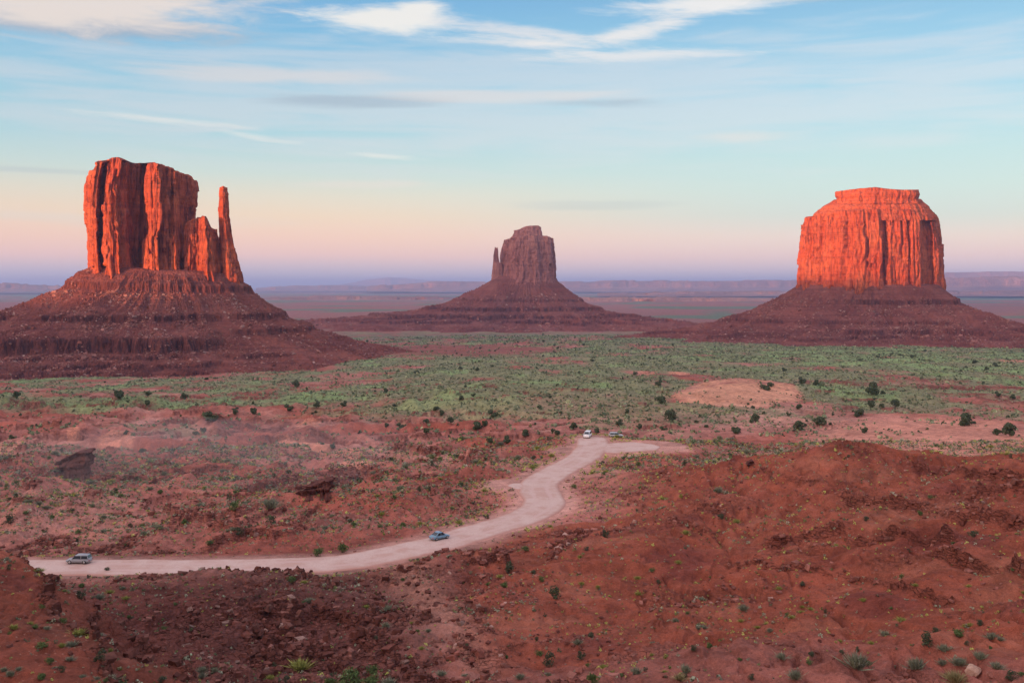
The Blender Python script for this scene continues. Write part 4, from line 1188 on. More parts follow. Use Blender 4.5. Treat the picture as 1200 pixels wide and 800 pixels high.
# ------------------------------------------------------------------ dust that hangs over the left flats
def dust():
    p = where(230, 545)
    bm = bmesh.new()
    bmesh.ops.create_icosphere(bm, subdivisions=4, radius=1.0)
    for v in bm.verts:
        v.co *= 1 + 0.16 * math.sin(v.co.x * 5 + 1) * math.cos(v.co.y * 4) + 0.08 * math.sin(v.co.z * 9)
        v.co = Vector((v.co.x * 62, v.co.y * 60, v.co.z * 7))
    me = bpy.data.meshes.new("dust"); bm.to_mesh(me); bm.free()
    m, t = mat_new("thin_dust")
    pv = t.n('ShaderNodeVolumePrincipled')
    pv.inputs['Color'].default_value = (0.95, 0.94, 1.0, 1)
    pv.inputs['Density'].default_value = 0.0022
    o = t.n('ShaderNodeOutputMaterial')
    t.t.links.new(pv.outputs[0], o.inputs['Volume'])
    ob = link("dust", me, m)
    ob.location = (p[0], p[1] + 10, p[2] + 2)
    tag(ob, kind='stuff')
dust()

# ------------------------------------------------------------------ plants and stones
rng = np.random.default_rng(7)


def spray(n, w, h, leaf, up=0.5, seed=0, dome=True, blade=False):
    """n small leaf faces spread through a dome; blade: narrow upright blades that fan out from the root. -> (n,4,3) corners"""
    r = np.random.default_rng(seed)
    if blade:
        az = r.uniform(0, 2 * np.pi, n); lean = np.abs(r.normal(0, 0.55, n)).clip(0, 1.25)
        L = h * r.uniform(0.55, 1.12, n) / np.maximum(np.cos(lean * 0.8), 0.5)
        d = np.stack([np.sin(lean) * np.cos(az), np.sin(lean) * np.sin(az), np.cos(lean)], -1)
        root = np.stack([np.cos(az), np.sin(az), 0 * az], -1) * (r.uniform(0, 0.42, n) * w * 0.5)[:, None]
        tip = root + d * L[:, None]
        side = np.cross(d, r.normal(size=(n, 3))); side /= np.linalg.norm(side, axis=1)[:, None]
        side *= (leaf * r.uniform(0.6, 1.3, n))[:, None]
        mid = root + (tip - root) * 0.55
        return np.stack([root - side * 0.3, mid - side, tip, mid + side], 1)
    # several lumps make the outline uneven
    nl = 9
    la = r.uniform(0, 2 * np.pi, nl); lr = r.uniform(0.05, 0.66, nl) * w * 0.5
    lc = np.stack([np.cos(la) * lr, np.sin(la) * lr, r.uniform(0.22, 0.78, nl) * h], -1)
    ls = r.uniform(0.16, 0.38, nl) * w * 0.8
    k = r.integers(0, nl, n)
    v = r.normal(size=(n, 3)); v /= np.linalg.norm(v, axis=1)[:, None]
    rad = r.uniform(0.45, 1.0, n) ** 0.5
    c = lc[k] + v * (ls[k] * rad)[:, None] * np.array([1, 1, 0.8 * h / w * 1.3])
    c[:, 2] = np.abs(c[:, 2])
    nn = v + r.normal(size=(n, 3)) * 0.6; nn /= np.linalg.norm(nn, axis=1)[:, None]
    a = np.cross(nn, r.normal(size=(n, 3))); a /= np.linalg.norm(a, axis=1)[:, None]
    b = np.cross(nn, a)
    s = (leaf * r.uniform(0.6, 1.4, n))[:, None]
    return np.stack([c - a * s, c - b * s * 0.7, c + a * s, c + b * s * 0.7], 1)


def quads_obj(name, Q, mat, parent=None, col=None, smooth=False):
    Q = Q.reshape(-1, 4, 3)
    me = bpy.data.meshes.new(name)
    me.vertices.add(len(Q) * 4)
    me.vertices.foreach_set("co", Q.reshape(-1).astype(np.float32))
    set_quads(me, np.arange(len(Q) * 4).reshape(-1, 4), smooth)
    if col is not None:
        at = me.color_attributes.new("col", 'FLOAT_COLOR', 'POINT')
        c4 = np.ones((len(Q) * 4, 4), np.float32); c4[:, :3] = np.repeat(col, 4, 0)
        at.data.foreach_set("color", c4.reshape(-1))
    return link(name, me, mat, parent)


def stick(p0, p1, r0, r1, n=6):
    p0 = np.array(p0, float); p1 = np.array(p1, float)
    d = p1 - p0; d /= np.linalg.norm(d)
    a = np.cross(d, [0.3, 0.9, 0.1]); a /= np.linalg.norm(a); b = np.cross(d, a)
    t = np.linspace(0, 2 * np.pi, n, endpoint=False)
    c0 = p0 + r0 * (np.cos(t)[:, None] * a + np.sin(t)[:, None] * b); c1 = p1 + r1 * (np.cos(t)[:, None] * a + np.sin(t)[:, None] * b)
    return np.stack([c0, np.roll(c0, -1, 0), np.roll(c1, -1, 0), c1], 1)


def tint(base, n, seed, var=0.25):
    r = np.random.default_rng(seed)
    return np.array(base) * (1 + r.uniform(-var, var, (n, 1))) * (1 + r.uniform(-0.08, 0.08, (n, 3)))


M_LEAF = mat_attr("desert_foliage", 0.8, 0.25, 4.0)
M_BARK = mat_plain("grey_brown_bark", (0.13, 0.085, 0.06), 0.9, 0.3, 6.0)
C_SAGE = (0.22, 0.235, 0.16); C_GREEN = (0.10, 0.145, 0.05); C_YEL = (0.27, 0.28, 0.075); C_STRAW = (0.31, 0.27, 0.135); C_DARK = (0.07, 0.088, 0.05); C_JUN = (0.085, 0.108, 0.062)

PROTO = {}
def proto(kind, name, w, h, fol, col, stem_r=0.02, tree=False, n_stem=5, seed=0):
    root = bpy.data.objects.new(name, None)
    COL.objects.link(root)
    n = len(fol)
    ob = quads_obj("crown" if tree else "foliage", fol, M_LEAF, root, tint(col, n, seed))
    r = np.random.default_rng(seed + 1)
    Q = []
    if tree:
        Q.append(stick((0, 0, -0.3), (0.05 * w, 0.02, h * 0.35), stem_r * 1.3, stem_r, 7))
    for i in range(n_stem):
        a = r.uniform(0, 6.28); l = r.uniform(0.3, 0.6)
        st = (0.05 * w, 0.02, h * 0.3) if tree else (0, 0, -0.1)
        Q.append(stick(st, (math.cos(a) * w * 0.3 * l * 1.5, math.sin(a) * w * 0.3 * l * 1.5, h * (0.45 + 0.35 * l)), stem_r * 0.7, stem_r * 0.25, 5))
    st = quads_obj("trunk" if tree else "stem", np.concatenate(Q), M_BARK, root)
    PROTO.setdefault(kind, []).append([root, ob, st, w, h, False])


for i in range(3):
    proto('juniper', "juniper_tree", 3.0, 2.6, spray(1500, 3.0, 2.5, 0.17, seed=10 + i), C_JUN, 0.12, True, 6, 100 + i)
    proto('sage', "sagebrush", 1.0, 0.6, np.concatenate([spray(260, 1.0, 0.6, 0.022, seed=20 + i, blade=True), spray(240, 0.95, 0.5, 0.035, seed=30 + i)]), C_SAGE, 0.015, False, 6, 110 + i)
    proto('green', "green_shrub", 1.0, 0.75, spray(620, 1.0, 0.72, 0.042, seed=40 + i), C_GREEN, 0.018, False, 6, 120 + i)
    proto('yellow', "rabbitbrush", 1.0, 0.6, np.concatenate([spray(240, 0.95, 0.6, 0.02, seed=50 + i, blade=True), spray(280, 0.95, 0.55, 0.035, seed=55 + i)]), C_YEL, 0.015, False, 5, 130 + i)
    proto('dark', "blackbrush", 1.0, 0.8, spray(560, 1.0, 0.8, 0.040, seed=60 + i), C_DARK, 0.018, False, 7, 140 + i)
    proto('straw', "grass_tussock", 1.0, 0.6, spray(480, 0.9, 0.62, 0.016, seed=70 + i, blade=True), C_STRAW, 0.008, False, 4, 150 + i)


def plant(kind, x, y, w, hk=1.0, label=None, cat=None, group=None, sink=0.05):
    """a thing and its two parts, copied from a prototype that is itself used first"""
    pr = PROTO[kind][rng.integers(0, 3)]
    root, fo, st, pw, ph, used = pr
    if used:
        r2 = root.copy(); COL.objects.link(r2)
        for c in (fo, st):
            c2 = c.copy(); COL.objects.link(c2); c2.parent = r2
        root = r2
    pr[5] = True
    z = float(sample(x, y)[0])
    k = w / pw
    root.location = (x, y, z - sink * w)
    root.rotation_euler = (0, 0, rng.uniform(0, 6.28))
    root.scale = (k * rng.uniform(0.82, 1.12), k * rng.uniform(0.82, 1.12), k * hk * rng.uniform(0.72, 1.12))
    for key in ('label', 'category', 'group'):
        if key in root.keys(): del root[key]
    return tag(root, label, cat, group)


ADJ = {'juniper': ('dark green juniper', 'juniper'), 'sage': ('grey-green sagebrush', 'shrub'), 'green': ('leafy green shrub', 'shrub'),
       'yellow': ('yellow-green rabbitbrush', 'shrub'), 'dark': ('dark blackish-green shrub', 'shrub'), 'straw': ('straw-coloured grass tussock', 'grass tuft')}
# plants one can pick out: kind, column, row, width in photo pixels, how the label goes on
PICK = [
 ('juniper', 558, 505, 15, 'largest of the cluster left of the road on the sandy rise'), ('juniper', 567, 501, 9, 'pressed against the right of the largest tree on the sandy rise'),
 ('juniper', 578, 490, 14, 'wide and flat, alone above the biggest cluster on the sandy rise'), ('juniper', 511, 482, 8, 'upper of a touching pair on the green rise'),
 ('juniper', 517, 487, 9, 'lower of a touching pair on the green rise'), ('juniper', 527, 496, 11, 'round, just below the touching pair on the green rise'),
 ('juniper', 500, 497, 8, 'small, round, left of the one below the touching pair'), ('juniper', 453, 503, 8, 'leftmost on the sandy rise, beside a green strip'),
 ('juniper', 499, 512, 9, 'alone on the shrubby slope beneath the green rise'), ('juniper', 573, 520, 9, 'left of two matching ones above the road bend'),
 ('juniper', 594, 520, 11, 'right of two matching ones above the road bend'), ('juniper', 616, 516, 12, 'wide, between the road bend and the biggest cluster'),
 ('juniper', 647, 507, 6, 'tiny and round, midway between the bend and the parked van'), ('juniper', 672, 503, 11, 'leaning, just left of the white van'),
 ('juniper', 700, 507, 10, 'round, directly right of the white van'), ('juniper', 725, 498, 11, 'above the silver car'), ('juniper', 749, 503, 8, 'up and right of the silver car'),
 ('juniper', 734, 484, 8, 'on the green flat above the silver car'), ('juniper', 633, 480, 7, 'alone on the grassy rise above the road'), ('juniper', 657, 486, 5, 'tiny, on the grassy rise above the road'),
 ('juniper', 540, 470, 8, 'left of two near the top of the grassy rise'), ('juniper', 555, 465, 7, 'right of two near the top of the grassy rise'), ('juniper', 451, 461, 8, 'alone on the green belt below the left butte foot'),
 ('juniper', 772, 452, 9, 'left of the pale slickrock dome, on the green plain'), ('juniper', 775, 473, 14, 'broad, on the green flat left of the slickrock dome'), ('juniper', 785, 494, 18, 'broadest in the band right of the silver car'),
 ('juniper', 745, 440, 6, 'tiny and tall, far out on the green plain'), ('juniper', 899, 457, 15, 'wide, beside the top right of the slickrock dome'), ('juniper', 940, 450, 10, 'left of two behind the slickrock dome'),
 ('juniper', 957, 452, 9, 'right of two behind the slickrock dome'), ('juniper', 1021, 463, 17, 'wide low clump on the green plain below the right butte'), ('juniper', 1020, 478, 11, 'left of a row of three on the right plain'),
 ('juniper', 1033, 479, 8, 'middle of a row of three on the right plain'), ('juniper', 1049, 477, 13, 'right end of a row of three on the right plain'), ('juniper', 1007, 488, 14, 'just below the row of three on the right plain'),
 ('juniper', 886, 495, 12, 'on the sand below the slickrock dome'), ('juniper', 937, 504, 15, 'lower left of a cluster on the pale sand'), ('juniper', 960, 498, 14, 'upper right of a cluster on the pale sand'),
 ('juniper', 1014, 507, 10, 'alone at the left end of the pink dune'), ('juniper', 861, 508, 14, 'greyish, where the sand meets the red hill'), ('juniper', 1130, 499, 18, 'wide, on the far edge of the pink dune'),
 ('juniper', 1168, 510, 12, 'left of two at the right end of the pink dune'), ('juniper', 1184, 510, 20, 'largest, at the right end of the pink dune'), ('juniper', 1169, 467, 9, 'far right on the plain, under the right butte'),
 ('juniper', 937, 480, 9, 'just right of the slickrock dome foot'), ('juniper', 19, 467, 10, 'far left, below the left butte'), ('juniper', 138, 467, 16, 'wide low clump below the left butte'),
 ('juniper', 174, 464, 8, 'upper of two below the left butte'), ('juniper', 172, 476, 8, 'lower of two below the left butte'), ('juniper', 215, 468, 9, 'tall, below the right half of the left butte'),
 ('juniper', 347, 454, 9, 'alone on the plain near the left butte toe'), ('juniper', 339, 482, 10, 'round, on the sandy flat beside a green strip'), ('juniper', 371, 480, 9, 'beside the green strip left of centre'),
 ('juniper', 402, 476, 9, 'right end of a loose line left of centre'), ('juniper', 275, 487, 8, 'left of two by the green strip'), ('juniper', 296, 486, 11, 'right of two by the green strip'), ('juniper', 247, 496, 20, 'largest dark clump on the left plain'),
 ('dark', 12, 614, 20, 'widest at the left edge, above the road'), ('green', 187, 580, 13, 'beside the small dark rock left of the haze'), ('green', 275, 601, 18, 'long and low, on bare soil above the road'),
 ('dark', 318, 614, 16, 'at the top of the slanting rock ledge'), ('dark', 280, 629, 14, 'beneath the slanting rock ledge'), ('sage', 317, 595, 22, 'pale and wide, below the overhanging ledge rock'),
 ('green', 374, 652, 18, 'long, at the far verge of the road'), ('green', 403, 647, 20, 'long, right of another at the far verge of the road'), ('green', 343, 684, 14, 'bright and round, just below the road'),
 ('dark', 126, 669, 9, 'upright, standing at the near verge of the left road end'), ('green', 247, 640, 12, 'at the far verge of the road on the left'), ('sage', 455, 720, 14, 'on the pale wash beneath the road'),
 ('sage', 362, 706, 12, 'pale, below the bright round shrub'), ('dark', 649, 702, 20, 'big and twiggy on the red slope below the road'), ('dark', 597, 672, 20, 'broad, on the slope right of the wash'),
 ('green', 615, 645, 12, 'close under the road bend'), ('green', 634, 682, 10, 'small, left above the big twiggy shrub'), ('dark', 693, 747, 14, 'round, on the red rubble bank at the bottom'),
 ('dark', 682, 774, 17, 'lower right of the gully, at the bottom'), ('dark', 643, 782, 22, 'largest in the gully at the bottom'), ('sage', 677, 754, 12, 'beside the round dark one on the rubble bank'),
 ('green', 632, 769, 12, 'above the largest dark one in the gully'), ('green', 695, 800, 22, 'cut by the bottom edge, right of the gully'), ('dark', 772, 684, 8, 'small, alone on the bare red hillside'),
 ('dark', 710, 630, 13, 'on the red flat beside the road bend'), ('green', 672, 572, 8, 'small and round, right beside the road'),
 ('sage', 916, 772, 14, 'tall, behind another on the bottom shelf'), ('sage', 932, 795, 20, 'in front of a tall one on the bottom shelf'), ('sage', 1004, 783, 30, 'widest on the bottom shelf, spilling rightward'), ('green', 1017, 781, 12, 'tucked behind the widest sagebrush'),
 ('straw', 796, 797, 16, 'at the bottom edge under the red hill'), ('dark', 881, 797, 12, 'left of the tall sagebrush on the shelf'), ('dark', 940, 687, 12, 'alone beneath the thin ledge line of the red hill'),
 ('green', 831, 760, 12, 'at the left foot of the red hill'), ('dark', 952, 769, 10, 'right behind the tall sagebrush'), ('green', 1079, 604, 11, 'against the rock ledge of the right hill'),
 ('dark', 1140, 629, 15, 'broad, under the rock ledge at the far right'), ('dark', 995, 536, 6, 'tiny, standing on the crest of the red hill'), ('dark', 846, 608, 12, 'on the left shoulder of the red hill'),
 ('sage', 1162, 750, 15, 'left of a touching pair on the pink shelf'), ('sage', 1172, 753, 9, 'right of a touching pair on the pink shelf'), ('green', 1122, 746, 20, 'long and flat, at the foot of the red hill'),
 ('dark', 1086, 757, 22, 'long, beside crumbling red rock near the bottom right'), ('sage', 1106, 762, 14, 'silvery, just right of the long dark one'), ('sage', 1149, 773, 16, 'behind the pale boulder'),
 ('sage', 1124, 779, 19, 'left of the pale boulder'), ('sage', 1104, 782, 12, 'small, third left of the pale boulder'), ('sage', 1073, 784, 22, 'silvery and broad, well left of the pale boulder'),
 ('sage', 1168, 784, 15, 'right behind the small red boulder'), ('straw', 1120, 800, 26, 'in front of the pale boulder at the bottom edge'), ('dark', 1185, 797, 18, 'right of the small red boulder'),
 ('green', 1198, 792, 10, 'at the bottom right corner'),
 ('green', 410, 806, 36, 'largest of the thicket at the bottom left of centre'), ('green', 388, 803, 22, 'left end of the bottom thicket'), ('green', 434, 804, 26, 'right part of the bottom thicket'), ('sage', 455, 804, 20, 'pale right end of the bottom thicket'),
 ('yellow', 352, 783, 26, 'round, beside the bottom thicket'), ('yellow', 317, 798, 12, 'bright, left of the bottom thicket'), ('dark', 335, 799, 12, 'between the bright yellow one and the thicket'),
 ('yellow', 93, 745, 17, 'bright, on the shelf edge of the left mound'), ('sage', 117, 747, 11, 'pale, beside the bright one on the mound edge'), ('green', 48, 760, 16, 'upper of two in line on the left mound'),
 ('green', 49, 796, 17, 'lower of two in line on the left mound'), ('green', 60, 779, 14, 'between two others on the left mound'), ('green', 73, 731, 12, 'high on the shelf edge of the left mound'),
 ('green', 40, 737, 12, 'small, high on the left mound'), ('yellow', 16, 737, 12, 'leftmost of a row high on the left mound'), ('sage', 12, 793, 12, 'grey, near the bottom left corner'),
 ('green', 95, 688, 13, 'behind the mound, near the road'), ('yellow', 129, 695, 10, 'on the shaded bank behind the mound'), ('yellow', 148, 703, 9, 'right of another on the shaded bank'), ('dark', 96, 702, 14, 'in the dark hollow behind the mound'),
]
taken = []
GKIND = {'juniper': 'junipers dotted over the valley', 'sage': 'sagebrush', 'green': 'green shrubs', 'yellow': 'rabbitbrush', 'dark': 'dark shrubs', 'straw': 'grass tussocks'}
for kind, u, v, wpx, how in PICK:
    p = where(u, v)
    w = wpx * p[1] / F
    a, c = ADJ[kind]
    plant(kind, p[0], p[1], w, 1.0, (a + ', ' + how)[:199], c, GKIND[kind])
    taken.append((p[0], p[1], w))
taken = np.array(taken)

# ---- the scrub that covers the land: seeds at random over the ground
def seeds(n, y0, y1, power=1.0):
    """random spots, even per area, over the wedge of land that can be seen"""
    y = (y0 ** (1 + power) + rng.random(n) * (y1 ** (1 + power) - y0 ** (1 + power))) ** (1 / (1 + power))
    t = rng.uniform(-0.60, 0.60, n)
    return t * y, y


def uv(x, y):
    z = sample(x, y)
    return 600 + F * x / y, HZ - z * F / y


GRn = GGREEN
sx, sy = seeds(150000, 76, 345)
g_ = sample(sx, sy, GRn); rdv = sample(sx, sy, GRD); su, sv = uv(sx, sy)
cl = fbm2(sx / 22, sy / 18, 3, 201)
bare = (ell(su, sv, 300, 735, 170, 45) * (sy < 175)) + ell(su - (sv - 700) * 0.9, sv, 500, 700, 24, 70) + (sv > 745) * (su > 560) * (sy < 112) * 0.4
keep = rng.random(len(sx)) < (0.09 + 0.9 * g_ ** 1.1 + 0.8 * np.clip(cl, 0, 1)) * 0.85 * (rdv > 1.2) * (1 - 0.9 * np.clip(bare, 0, 1)) * np.where((sy > 205) & (su < 640) | (sy > 262), 1.7, 0.9)
sx, sy, su, sv, g_, rdv = (q[keep] for q in (sx, sy, su, sv, g_, rdv))
n = len(sx)
size = np.exp(rng.normal(-0.92, 0.42, n)).clip(0.18, 1.5) * np.where(sy > 200, 1.35, 1.0) * np.where(sy > 262, 1.2, 1)
roll = rng.random(n)
hillr = (su > 640) & (sy < 262)
kind = np.where(hillr, np.where(roll < 0.46, 3, np.where(roll < 0.72, 1, np.where(roll < 0.84, 2, 4))), np.where(roll < 0.42, 1, np.where(roll < 0.62, 2, np.where(roll < 0.84, 4, 3))))
verge = (rdv < 6) & (sy > 150)
kind = np.where(verge & (roll < 0.6), 3, kind)
size = size * np.where(kind == 3, 0.88, 1.0)
vis = sample(sx, sy, 'vis') & (su > -5) & (su < 1205) & (sv < 800) & (sv > 400)
near_pick = np.zeros(n, bool)
for (tx, ty, tw) in taken:
    near_pick |= np.hypot(sx - tx, sy - ty) < tw * 0.6
sx, sy, su, sv, size, kind, vis = (q[~near_pick] for q in (sx, sy, su, sv, size, kind, vis))
pxs = size * F / sy * vis
order = np.argsort(-pxs)
KN = {1: 'sage', 2: 'green', 3: 'yellow', 4: 'dark'}
LIM = {1: 75, 2: 60, 3: 75, 4: 60}
cnt = {1: 0, 2: 0, 3: 0, 4: 0}
solo = np.zeros(len(sx), bool)


def region(u, v, y):
    if y < 122 and u < 240: return 'on the red mound at the lower left'
    if y < 180 and u < 430: return 'in the shaded ravine below the road'
    if y < 262 and u > 690 and v < 745: return 'on the red hillside on the right'
    if y < 135 and u >= 690: return 'on the shelf at the bottom right'
    if y < 185: return 'on the slopes around the wash below the road'
    if u < 560: return 'on the flats beyond the road, left of centre'
    if u < 800: return 'beside the road bend and turnout'
    return 'on the sand flat behind the red hill'


for i in order:
    k = int(kind[i])
    if cnt[k] >= LIM[k] or pxs[i] <= 0 or vis[i] == 0:
        continue
    cnt[k] += 1; solo[i] = True
    rg_ = region(su[i], sv[i], sy[i])
    a, c = ADJ[KN[k]]
    plant(KN[k], sx[i], sy[i], size[i], 1.0, "small self-sown " + a + ' ' + rg_, c, 'small ' + a + 's ' + rg_)


def scrub(name, x, y, size, cols, nleaf, leaf, hk=0.65, lift=0.0, mat=None):
    """many little clumps in one mesh: ground cover nobody could count"""
    n = len(x)
    tmp = [spray(nleaf, 1.0, hk, leaf, seed=300 + i) for i in range(9)] + [spray(nleaf, 0.8, hk * 0.6, leaf * 0.6, seed=320, blade=True)]
    tmp = np.array(tmp)                                   # (10, nleaf, 4, 3)
    pick = rng.integers(0, len(tmp), n)
    Q = tmp[pick]
    a = rng.uniform(0, 2 * np.pi, n); ca = np.cos(a)[:, None, None]; sa = np.sin(a)[:, None, None]
    X = Q[..., 0] * ca - Q[..., 1] * sa; Y = Q[..., 0] * sa + Q[..., 1] * ca
    s = size[:, None, None]
    z = sample(x, y)
    out = np.stack([X * s + x[:, None, None], Y * s + y[:, None, None], Q[..., 2] * s + (z - 0.04 * size)[:, None, None]], -1)
    c = np.repeat(cols * (1 + rng.uniform(-0.3, 0.3, (n, 1))), nleaf, 0) * (1 + rng.uniform(-0.2, 0.2, (n * nleaf, 1)))
    o = quads_obj(name, out.reshape(-1, 4, 3), mat or M_LEAF, None, c)
    return tag(o, kind='stuff')


CK = np.array([(0, 0, 0), C_SAGE, C_GREEN, C_YEL, C_DARK])
m_ = ~solo
print("near scrub", m_.sum())
scrub("desert_scrub", sx[m_], sy[m_], size[m_] * 1.1, CK[kind[m_]] * np.where(kind[m_] == 3, 1.6, 1.35)[:, None], 22, 0.12)
# farther out: scrub over the plain, and many small dark junipers
fx, fy = seeds(360000, 330, 2300, 0.35)
fg = sample(fx, fy, GRn); fu, fv = uv(fx, fy); frd = sample(fx, fy, GRD)
fc = fbm2(fx / 45, fy / 60, 3, 211)
kp = (rng.random(len(fx)) < np.clip(0.02 + 0.85 * fg + 0.9 * fc, 0, 1) * np.interp(fy, [330, 600, 1200, 2300], [0.85, 0.48, 0.34, 0.28])) & (frd > 1) & (fu > -60) & (fu < 1260) & sample(fx, fy, 'vis')
fx, fy, fg, fu, fv = (q[kp] for q in (fx, fy, fg, fu, fv))
fs = np.exp(rng.normal(-0.05, 0.42, len(fx))).clip(0.4, 3.0) * (0.85 + np.minimum(fy, 2300) / 1100)
fr = rng.random(len(fx))
fcol = np.where((fr < 0.40)[:, None], np.array((0.145, 0.165, 0.10)), np.where((fr < 0.72)[:, None], np.array((0.085, 0.105, 0.06)), np.array((0.195, 0.205, 0.115))))
print("far scrub", len(fx))
scrub("plain_scrub", fx, fy, fs, fcol * 1.55, 7, 0.28, 0.5)
jx, jy = seeds(9000, 330, 3300, 0.35)
ju, jv = uv(jx, jy); jc = fbm2(jx / 120, jy / 160, 3, 221)
kp = (rng.random(len(jx)) < 0.07 + 0.42 * np.clip(jc, 0, 1) + 0.7 * ell(ju, jv, 600, 398, 60, 5) + 0.5 * ell(ju, jv, 660, 408, 60, 6)) & (sample(jx, jy, GRD) > 2) & (ju > -40) & (ju < 1240) & sample(jx, jy, 'vis')
kp &= (np.hypot(jx + 492, jy - 1400) > 390) & (np.hypot(jx - 756, jy - 2100) > 470) & (np.hypot(jx - 40, jy - 3100) > 700) & (ell(ju, jv, 1090, 512, 110, 16) < 0.4)
jx, jy, ju, jv = (q[kp] for q in (jx, jy, ju, jv))
js = np.exp(rng.normal(0.75, 0.32, len(jx))).clip(1.2, 4.6) * np.where(jy > 900, 1.5, 1.0)
od = np.argsort(-(js / jy))
nj = 170
print("junipers", len(jx))
for i in od[:nj]:
    rgn = 'left half of the plain' if ju[i] < 440 else ('right side of the plain' if ju[i] > 800 else 'middle of the plain')
    plant('juniper', jx[i], jy[i], js[i], 0.9, "small dark juniper dotting the " + rgn + ' beyond the road', 'juniper', 'small junipers on the ' + rgn)
rest = od[nj:]
scrub("distant_juniper_scrub", jx[rest], jy[rest], js[rest], np.tile(np.array(C_JUN), (len(rest), 1)), 40, 0.14, 0.85)


for pl in PROTO.values():
    for pr in pl:
        if not pr[5]:
            for o_ in (pr[1], pr[2], pr[0]): bpy.data.objects.remove(o_, do_unlink=True)

# ---- stones
def stone_mesh(name, seed, n=3, flat=0.6, rough=0.22):
    import bmesh
    bm = bmesh.new()
    bmesh.ops.create_icosphere(bm, subdivisions=n, radius=0.5)
    r = random.Random(seed)
    planes = [(Vector((r.uniform(-1, 1), r.uniform(-1, 1), r.uniform(-0.3, 1))).normalized(), r.uniform(0.24, 0.40)) for _ in range(9)]
    for v in bm.verts:
        for nn, d in planes:
            k = v.co.dot(nn) - d
            if k > 0: v.co -= nn * k
        v.co.z *= flat
        v.co += Vector((r.uniform(-1, 1), r.uniform(-1, 1), r.uniform(-1, 1))) * 0.012
    me = bpy.data.meshes.new(name)
    bm.to_mesh(me); bm.free()
    return me


M_PALE = mat_rock("pale_sandstone_boulder", (0.55, 0.36, 0.27), (0.32, 0.17, 0.13), (0.68, 0.48, 0.37), 0.012, 0.3, 0.2)
M_RED = mat_rock("red_sandstone_boulder", (0.30, 0.11, 0.08), (0.14, 0.05, 0.045), (0.42, 0.20, 0.15), 0.012, 0.3, 0.2)
def boulder(u, v, wpx, hk, mat, label, seed, rz=0.0):
    p = where(u, v)
    w = wpx * p[1] / F
    me = stone_mesh("boulder", seed, 4, hk)
    o = link("boulder", me, mat)
    o.location = (p[0], p[1] + w * 0.2, p[2] + w * hk * 0.22); o.scale = (w * 1.12, w * 1.0, w * 1.1); o.rotation_euler = (0.1, -0.12, rz)
    return tag(o, label, "boulder", "boulders at the lower right")
boulder(1143, 790, 20, 0.72, M_PALE, "pale angular boulder on the shelf at the bottom right", 5, 0.5)
boulder(1162, 792, 13, 0.62, M_RED, "small reddish boulder right beside the pale boulder", 9, 1.5)

# blocks and chips shed by the ledges
def blocks(name, x, y, size, pal, mat, zz=None):
    n = len(x)
    base = []
    for s_ in range(8):
        r = np.random.default_rng(700 + s_)
        c = np.array([(a, b, c_) for c_ in (-0.5, 0.5) for a, b in ((-0.5, -0.5), (0.5, -0.5), (0.5, 0.5), (-0.5, 0.5))], float)
        c[:4] *= 1.15
        c += r.uniform(-0.2, 0.2, c.shape)
        base.append(c)
    base = np.array(base)
    F6 = np.array([(3, 2, 1, 0), (4, 5, 6, 7), (0, 1, 5, 4), (1, 2, 6, 5), (2, 3, 7, 6), (3, 0, 4, 7)])
    V = base[rng.integers(0, 8, n)] * (rng.uniform(0.6, 1.3, (n, 1, 3)) * np.array([1, 0.9, 0.62]))
    a = rng.uniform(0, 6.28, n); b = rng.normal(0, 0.3, n)
    ca, sa, cb, sb = np.cos(a)[:, None], np.sin(a)[:, None], np.cos(b)[:, None], np.sin(b)[:, None]
    X = V[..., 0]; Y = V[..., 1] * cb - V[..., 2] * sb; Z = V[..., 1] * sb + V[..., 2] * cb
    X, Y = X * ca - Y * sa, X * sa + Y * ca
    s = size[:, None]
    P = np.stack([X * s + x[:, None], Y * s + y[:, None], Z * s + ((sample(x, y) if zz is None else zz) + 0.10 * size)[:, None]], -1)
    me = bpy.data.meshes.new(name)
    me.vertices.add(n * 8); me.vertices.foreach_set("co", P.reshape(-1).astype(np.float32))
    q = (F6[None] + (np.arange(n) * 8)[:, None, None]).reshape(-1, 4)
    set_quads(me, q, False)
    at = me.color_attributes.new("col", 'FLOAT_COLOR', 'POINT')
    c4 = np.ones((n * 8, 4), np.float32); c4[:, :3] = np.repeat(pal * (1 + rng.uniform(-0.35, 0.35, (n, 1))), 8, 0)
    at.data.foreach_set("color", c4.reshape(-1))
    return tag(link(name, me, mat), kind='stuff')


M_STONE = mat_attr("loose_stone", 0.95, 0.3, 1.5)
bx_, by_ = seeds(120000, 80, 330)
br = sample(bx_, by_, GRISE); bo = sample(bx_, by_, GROUGH); brd = sample(bx_, by_, GRD); bu, bv = uv(bx_, by_)
prob = 0.75 * br + 0.32 * bo + 0.55 * ell(bu, bv, 455, 582, 52, 22) + 0.5 * ell(bu, bv, 555, 580, 40, 16) + 0.4 * ell(bu, bv, 320, 578, 40, 14) + 0.5 * ell(bu, bv, 590, 700, 40, 25) + 0.4 * ell(bu, bv, 690, 750, 60, 12) + 0.25 * ell(bu, bv, 870, 695, 60, 20) + 0.03
kp = (rng.random(len(bx_)) < prob * 0.8) & (brd > 1.0) & (bu > -40) & (bu < 1240)
bx_, by_, br, bo, bu, bv = (q[kp] for q in (bx_, by_, br, bo, bu, bv))
bs = np.exp(rng.normal(-0.75, 0.5, len(bx_))).clip(0.10, 0.85) * (0.55 + 0.6 * np.clip(br + bo, 0, 1))
rr_ = rng.random((len(bx_), 1))
pal = np.where(rr_ < 0.62, np.array((0.22, 0.078, 0.058)), np.where(rr_ < 0.965, np.array((0.30, 0.125, 0.095)), np.array((0.42, 0.25, 0.20))))
